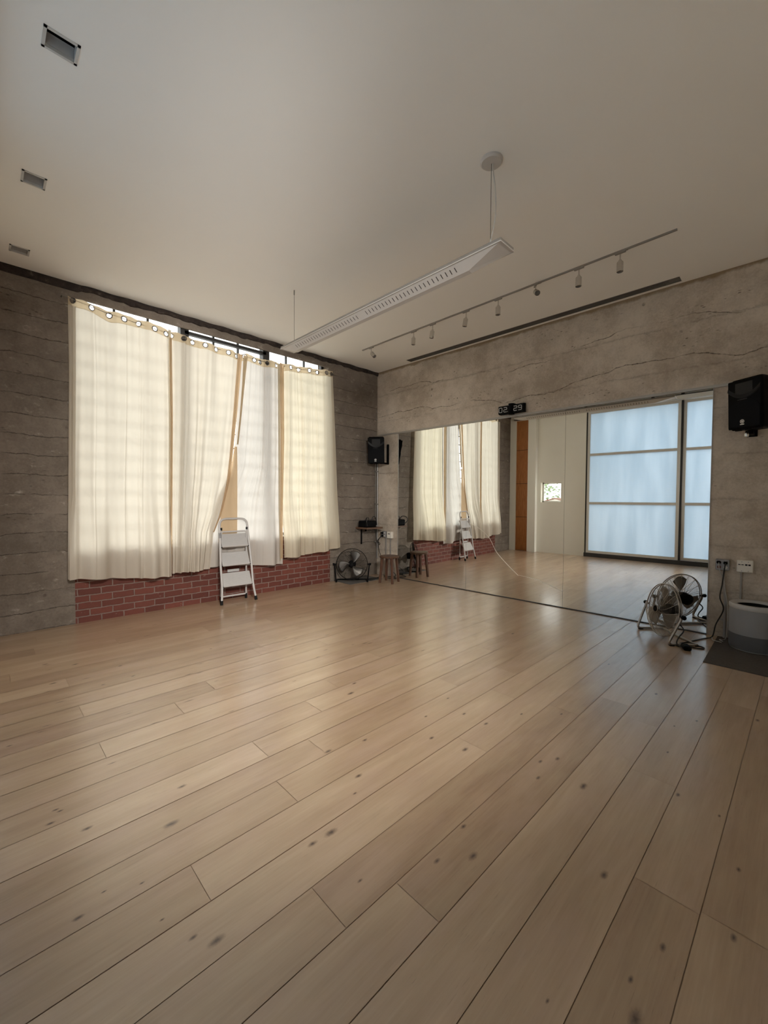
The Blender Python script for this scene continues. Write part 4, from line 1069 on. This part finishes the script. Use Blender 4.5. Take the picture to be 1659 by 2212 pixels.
# ------------------------------------------------------------------ wall boxes, conduits
def socket(b, x, z, y):
    Mx=T(x,y,z)@R(PI/2,'X'); b.lathe([(.0165,0),(.0165,.004)],18,Mx,cap1=True)
ob = thing('outlet_box', 'grey metal outlet box with plugs on the wall right of the mirror', 'outlet', mw(5.045,0,.75), ROT_M)
b=MB(); b.rbox(-.056,.056,-.048,0,-.056,.056,.006); b.build('box_body', M['grey_box'], ob)
b=MB(); socket(b,.026,.024,-.048); socket(b,.026,-.024,-.048); b.build('outlet', M['outlet_white'], ob)
b=MB(); socket(b,-.026,.024,-.048); socket(b,-.026,-.024,-.048); ro=b.build('outlet', M['red_outlet'], ob); ro['label']='brick red sockets'
b=MB(); b.rbox(.01,.042,-.085,-.052,.010,.038,.006); b.rbox(-.045,-.012,-.075,-.052,.012,.040,.006); b.build('plug', M['black'], ob)
db = thing('data_outlet', 'ivory data wall plate with four ports above the air purifier', 'outlet', mw(5.218,0,.752), ROT_M)
b=MB(); b.rbox(-.062,.062,-.040,0,-.060,.060,.006); b.build('plate', M['ivory'], db)
b=MB()
for x,h in ((-.042,.004),(-.018,.004),(.010,.008),(.034,.008)): b.box(x-.009,x+.009,-.0415,-.039,.016-h,.016+h)
b.build('port', M['light_black'], db)
b=MB()
for x in (-.024,.026):
    for z in (.044,-.046): b.cyl((x,-.042,z),(x,-.039,z),.004,seg=8)
b.build('screw', M['grey_box'], db)
def conduit(label, s, z0, z1, r, mat, kink=None):
    b=MB(); d=r+.012; pts=[(0,-d,z1-z0),(0,-d,0)]
    if kink: pts=[(0,-d,z1-z0),(0,-d,kink+.06-z0),(kink and .02,-d-.012,kink-.06-z0),(.02,-d-.012,0)]
    b.tube(rounded(pts,.05,4,closed=False),r,10)
    for z in (.25,): b.box(-r-.012,r+.012,-d*.6,0,(z1-z0)*z,(z1-z0)*z+.018)
    o=b.build('conduit', mat, smooth=True); o.location=mw(s,0,z0); o.rotation_euler=(0,0,ROT_M); tag(o,label,'conduit'); return o
conduit('grey conduit below the outlet box right of the mirror', 5.055, .002, .700, .012, M['conduit_paint'], kink=.50)
conduit('grey conduit running from the data plate down behind the purifier', 5.192, .002, .695, .009, M['conduit_paint'])
# left corner
lo = thing('outlet_box', 'small grey outlet box with plugs beside the corner shelf', 'outlet', mw(.225,0,.762), ROT_M)
b=MB(); b.rbox(-.045,.045,-.05,0,-.055,.055,.005); b.build('box_body', M['grey_box'], lo)
b=MB(); socket(b,.016,.026,-.05); socket(b,.016,-.026,-.05); b.build('outlet', M['outlet_white'], lo)
b=MB(); b.rbox(-.040,.0,-.10,-.05,.008,.042,.006); b.rbox(-.040,.0,-.095,-.05,-.044,-.010,.006); b.build('plug', M['black'], lo)
lo2 = thing('data_outlet', 'ivory data wall plate with two ports above the stool', 'outlet', mw(.368,0,.757), ROT_M)
b=MB(); b.rbox(-.058,.058,-.06,-.0,-.060,.060,.005); b.build('plate', M['ivory'], lo2)
b=MB()
for x in (-.016,.012): b.box(x-.011,x+.011,-.0615,-.059,.012,.026)
b.build('port', M['light_black'], lo2)
conduit('thin conduit from the small outlet box down to the floor behind the stool', .258, .002, .708, .0095, M['galv'])
conduit('thin conduit from the ivory data plate down to the floor behind the stool', .372, .002, .698, .0095, M['galv'])
b=MB(); b.cyl((-.022,-.030,.30),(-.022,-.030,2.15),.013,seg=12); b.cyl((-.060,-.020,.9),(-.060,-.020,2.05),.007,seg=8)
for z in (.6,1.3,1.9): b.box(-.075,-.004,-.046,-.001,z,z+.02)
tag(b.build('conduit', M['galv'], smooth=True), 'tall metal conduit in the corner below the small speaker', 'conduit')

# ------------------------------------------------------------------ corner shelf with audio gear
sh = thing('wall_shelf', 'small dark wooden shelf fixed in the corner', 'shelf', (-.35,0,.875), 0)
b=MB(); b.box(-.178,.20,-.315,-.002,0,.030); b.build('shelf_board', M['shelf_wood'], sh, bevel=.003)
for x in (-.04,):
    b=MB(); b.box(x-.014,x+.014,-.012,-.001,-.285,0); b.box(x-.014,x+.014,-.24,-.001,-.016,0); b.build('shelf_bracket', M['black'], sh)
b=MB(); b.box(.05,.078,-.24,-.001,-.016,0); b.box(.05,.078,-.012,-.001,-.06,0); b.build('shelf_bracket', M['black'], sh)
am = thing('audio_mixer', 'black audio unit with looped leads on the corner shelf', 'audio unit', (-.375,-.165,.905), .1)
b=MB(); b.rbox(-.150,.135,-.10,.10,0,.115,.016); b.build('case', M['black'], am)
b=MB()
b.tube(smooth_path([(-.13,-.10,.03),(-.175,-.13,.10),(-.15,-.11,.165),(-.09,-.06,.172),(-.06,-.03,.112)],6),.0075,7)
b.tube(smooth_path([(.03,-.05,.112),(.05,-.07,.178),(.09,-.08,.185),(.125,-.07,.14),(.14,-.09,.04)],6),.0075,7)
b.tube(smooth_path([(-.08,.0,.112),(-.06,-.02,.165),(-.02,-.03,.165),(.0,-.02,.112)],6),.006,7)
b.build('lead', M['cord_black'], am, smooth=True)
b=MB(); b.cyl((.11,-.103,.02),(.11,-.098,.02),.006,seg=8); b.build('indicator', M['outlet_white'], am)
b=MB(); b.tube(smooth_path([(.0,-.0,.0),(.02,-.012,-.025),(.0,-.014,-.045),(-.022,-.012,-.03),(-.02,-.010,-.004)],6,closed=True),.0045,6)
b.cyl((0,0,0),(0,.012,0),.005,seg=8); rg=b.build('wall_ring', M['wire'], smooth=True); rg.location=(-.53,-.013,.855); tag(rg,'small metal ring hanging on the wall left of the corner shelf','ring')
# cables
def cable(label, pts, r, mat, n=8):
    b=MB(); P=[Vector(p) for p in pts]; o0=P[0].copy()
    b.tube(smooth_path([p-o0 for p in P],n),r,7); o=b.build('cable', mat, smooth=True); o.location=o0; return tag(o,label,'cable')
cable('black cable drooping from the corner shelf to the small outlet box', [(-.26,-.20,.885),(-.25,-.23,.80),(-.23,-.24,.66),(-.18,-.25,.585),(-.16,-.25,.60),(-.19,-.24,.63),(-.22,-.23,.64),(-.14,-.22,.70),(-.10,-.23,.755),mw(.215,.10,.785)], .0065, M['cord_black'])
cable('black cable running down from the small outlet box to the black fan', [mw(.205,.095,.735),mw(.16,.11,.66),mw(.15,.10,.50),mw(.20,.09,.35),mw(.23,.08,.18),(-.14,-.22,.010),(-.25,-.30,.008),(-.40,-.30,.014),(-.54,-.33,.014),(-.60,-.40,.03)], .006, M['cord_black'])
cable('loop of black cable lying on the mat beside the black fan', [(-.58,-.42,.013),(-.44,-.40,.013),(-.34,-.36,.013),(-.33,-.33,.013),(-.40,-.32,.013),(-.50,-.36,.013),(-.60,-.37,.013)], .006, M['cord_black'])
cable('tangle of black cable on the floor behind the stool', [mw(.30,.10,.008),mw(.45,.06,.008),mw(.58,.09,.010),mw(.60,.16,.012),mw(.48,.20,.014),mw(.40,.14,.018),mw(.50,.08,.03),mw(.58,.10,.06),mw(.55,.13,.12),mw(.45,.09,.2),mw(.40,.05,.28)], .006, M['cord_black'])
# right hand cables and adapter
adp = thing('power_adapter', 'black power adapter lying on the floor beside the silver fan', 'adapter', (-.575,-4.872,0), .45)
b=MB(); b.rbox(-.052,.052,-.032,.032,0,.042,.010); b.build('case', M['black'], adp)
b=MB(); b.cyl((-.015,-.0335,.016),(-.015,-.031,.016),.009,seg=14); b.build('rating_mark', M['grey_box'], adp)
cable('short black cable from the silver fan to the power adapter', [(-.47,-4.80,.20),(-.485,-4.835,.15),(-.50,-4.80,.08),(-.53,-4.79,.03),(-.565,-4.825,.014),(-.57,-4.842,.022)], .0062, M['cord_black'])
P0 = mw(5.072,.085,.775)
cable('black cable from the outlet box down the wall and across the floor to the adapter', [P0, mw(5.065,.10,.70), mw(5.05,.075,.55), mw(5.035,.07,.42), mw(5.065,.07,.30), mw(5.01,.08,.14), mw(4.985,.10,.012), mw(4.93,.22,.007), (-.32,-4.85,.007), (-.45,-4.80,.007), (-.54,-4.80,.007), (-.555,-4.845,.012)], .0060, M['cord_black'])
cable('loop of spare black cable on the floor next to the adapter', [(-.47,-4.81,.0065),(-.42,-4.86,.0065),(-.40,-4.94,.0065),(-.42,-4.985,.0065),(-.47,-4.975,.0065),(-.49,-4.90,.0065),(-.49,-4.83,.0065)], .0060, M['cord_black'])
cable('thin pale cable from the outlet box down to the air purifier', [mw(5.02,.08,.775), mw(5.028,.095,.70), mw(5.06,.075,.60), mw(5.075,.07,.5), mw(5.10,.07,.3), mw(5.10,.075,.12), mw(5.09,.10,.014), mw(5.05,.16,.012), (-.09,-5.085,.016)], .0042, M['cord_grey'])
cable('thin pale cable trailing over the floor by the grey mat', [mw(4.985,.115,.0055),mw(5.0,.20,.0055),mw(5.03,.24,.012),mw(5.075,.26,.0125)], .0042, M['cord_grey'])

# ------------------------------------------------------------------ outside, seen through the small window in the mirror
hs = thing('house', 'brown gabled roof outside the small window', 'house', (-12.6,1.42,-.05), 0); hs.scale = (1,.8,.76)
b=MB(); b.prism([(-1.6,0),(1.6,0),(1.6,1.53),(0,1.98),(-1.6,1.53)],-2.2,0,'x'); b.build('house_wall', M['white_wall'], hs)
b=MB(); b.prism([(-1.75,1.50),(0,2.04),(1.75,1.50),(1.75,1.44),(0,1.98),(-1.75,1.44)],-2.3,.15,'x'); b.build('house_roof', M['roof'], hs)
trr = thing('tree', 'pale leafy tree outside the small window', 'tree', (-16.5,3.3,-.05), 0)
b=MB(); b.cyl((0,0,0),(0,0,1.6),.09,.05,8); b.build('trunk', M['shelf_wood'], trr)
b=MB(); rnd=random.Random(5)
for _ in range(420):
    c=Vector((rnd.gauss(0,.5),rnd.gauss(0,.55),2.4+rnd.gauss(0,.55))); a=rnd.uniform(0,PI); q=R(a,'Z')@R(rnd.uniform(0,PI),'X'); e=.10
    b.add([(-e,0,0),(0,-e*.5,0),(e,0,0),(0,e*.5,0)],[(0,1,2,3)],T(*c)@q)
b.build('foliage', M['leaf'], trr, normals=False)
b=MB(); b.box(-30,12,-22,18,-.12,-.05); struct(b.build('ground', plain('outside_ground',(.42,.41,.39),.9)), 'ground outside the building', 'ground')

# ------------------------------------------------------------------ light
wd = bpy.data.worlds.new('daylight'); sc.world = wd; wd.use_nodes = True
bg = wd.node_tree.nodes['Background']; bg.inputs[0].default_value = (1.0,.975,.94,1); bg.inputs[1].default_value = 3.5
def sun(name, direction, strength, angle, color):
    l = bpy.data.lights.new(name,'SUN'); l.energy = strength; l.angle = math.radians(angle); l.color = color
    o = bpy.data.objects.new(name,l); COL.objects.link(o); o.rotation_euler = Vector(direction).to_track_quat('-Z','Y').to_euler(); return o
sun('hazy_sun', (-.28,-1,-.24), 3.6, 24, (1,.95,.87))

# ------------------------------------------------------------------ camera
cam = bpy.data.cameras.new('camera'); co = bpy.data.objects.new('camera', cam); COL.objects.link(co); sc.camera = co
yaw, pitch, roll = .800205, .0305375, .004706
F = Vector((math.cos(yaw)*math.cos(pitch), math.sin(yaw)*math.cos(pitch), -math.sin(pitch)))
Rt = Vector((math.sin(yaw), -math.cos(yaw), 0)); U = Rt.cross(F)
R2 = Rt*math.cos(roll)+U*math.sin(roll); U2 = U*math.cos(roll)-Rt*math.sin(roll)
mat4 = Matrix(((R2.x,U2.x,-F.x,-5.32220),(R2.y,U2.y,-F.y,-5.66961),(R2.z,U2.z,-F.z,1.4),(0,0,0,1)))
co.matrix_world = mat4
cam.sensor_fit = 'HORIZONTAL'; cam.sensor_width = 36; cam.lens = 36*898.979/1659; cam.clip_start = .02

# ------------------------------------------------------------------ settings
vs_ = sc.view_settings; vs_.view_transform = 'Standard'; vs_.look = 'None'; vs_.exposure = 0.2; vs_.gamma = 1; vs_.use_curve_mapping = False
cy = sc.cycles
cy.use_denoising = True; cy.max_bounces = 14; cy.diffuse_bounces = 8; cy.glossy_bounces = 6; cy.transmission_bounces = 8; cy.transparent_max_bounces = 16
cy.sample_clamp_indirect = 6; cy.blur_glossy = .5
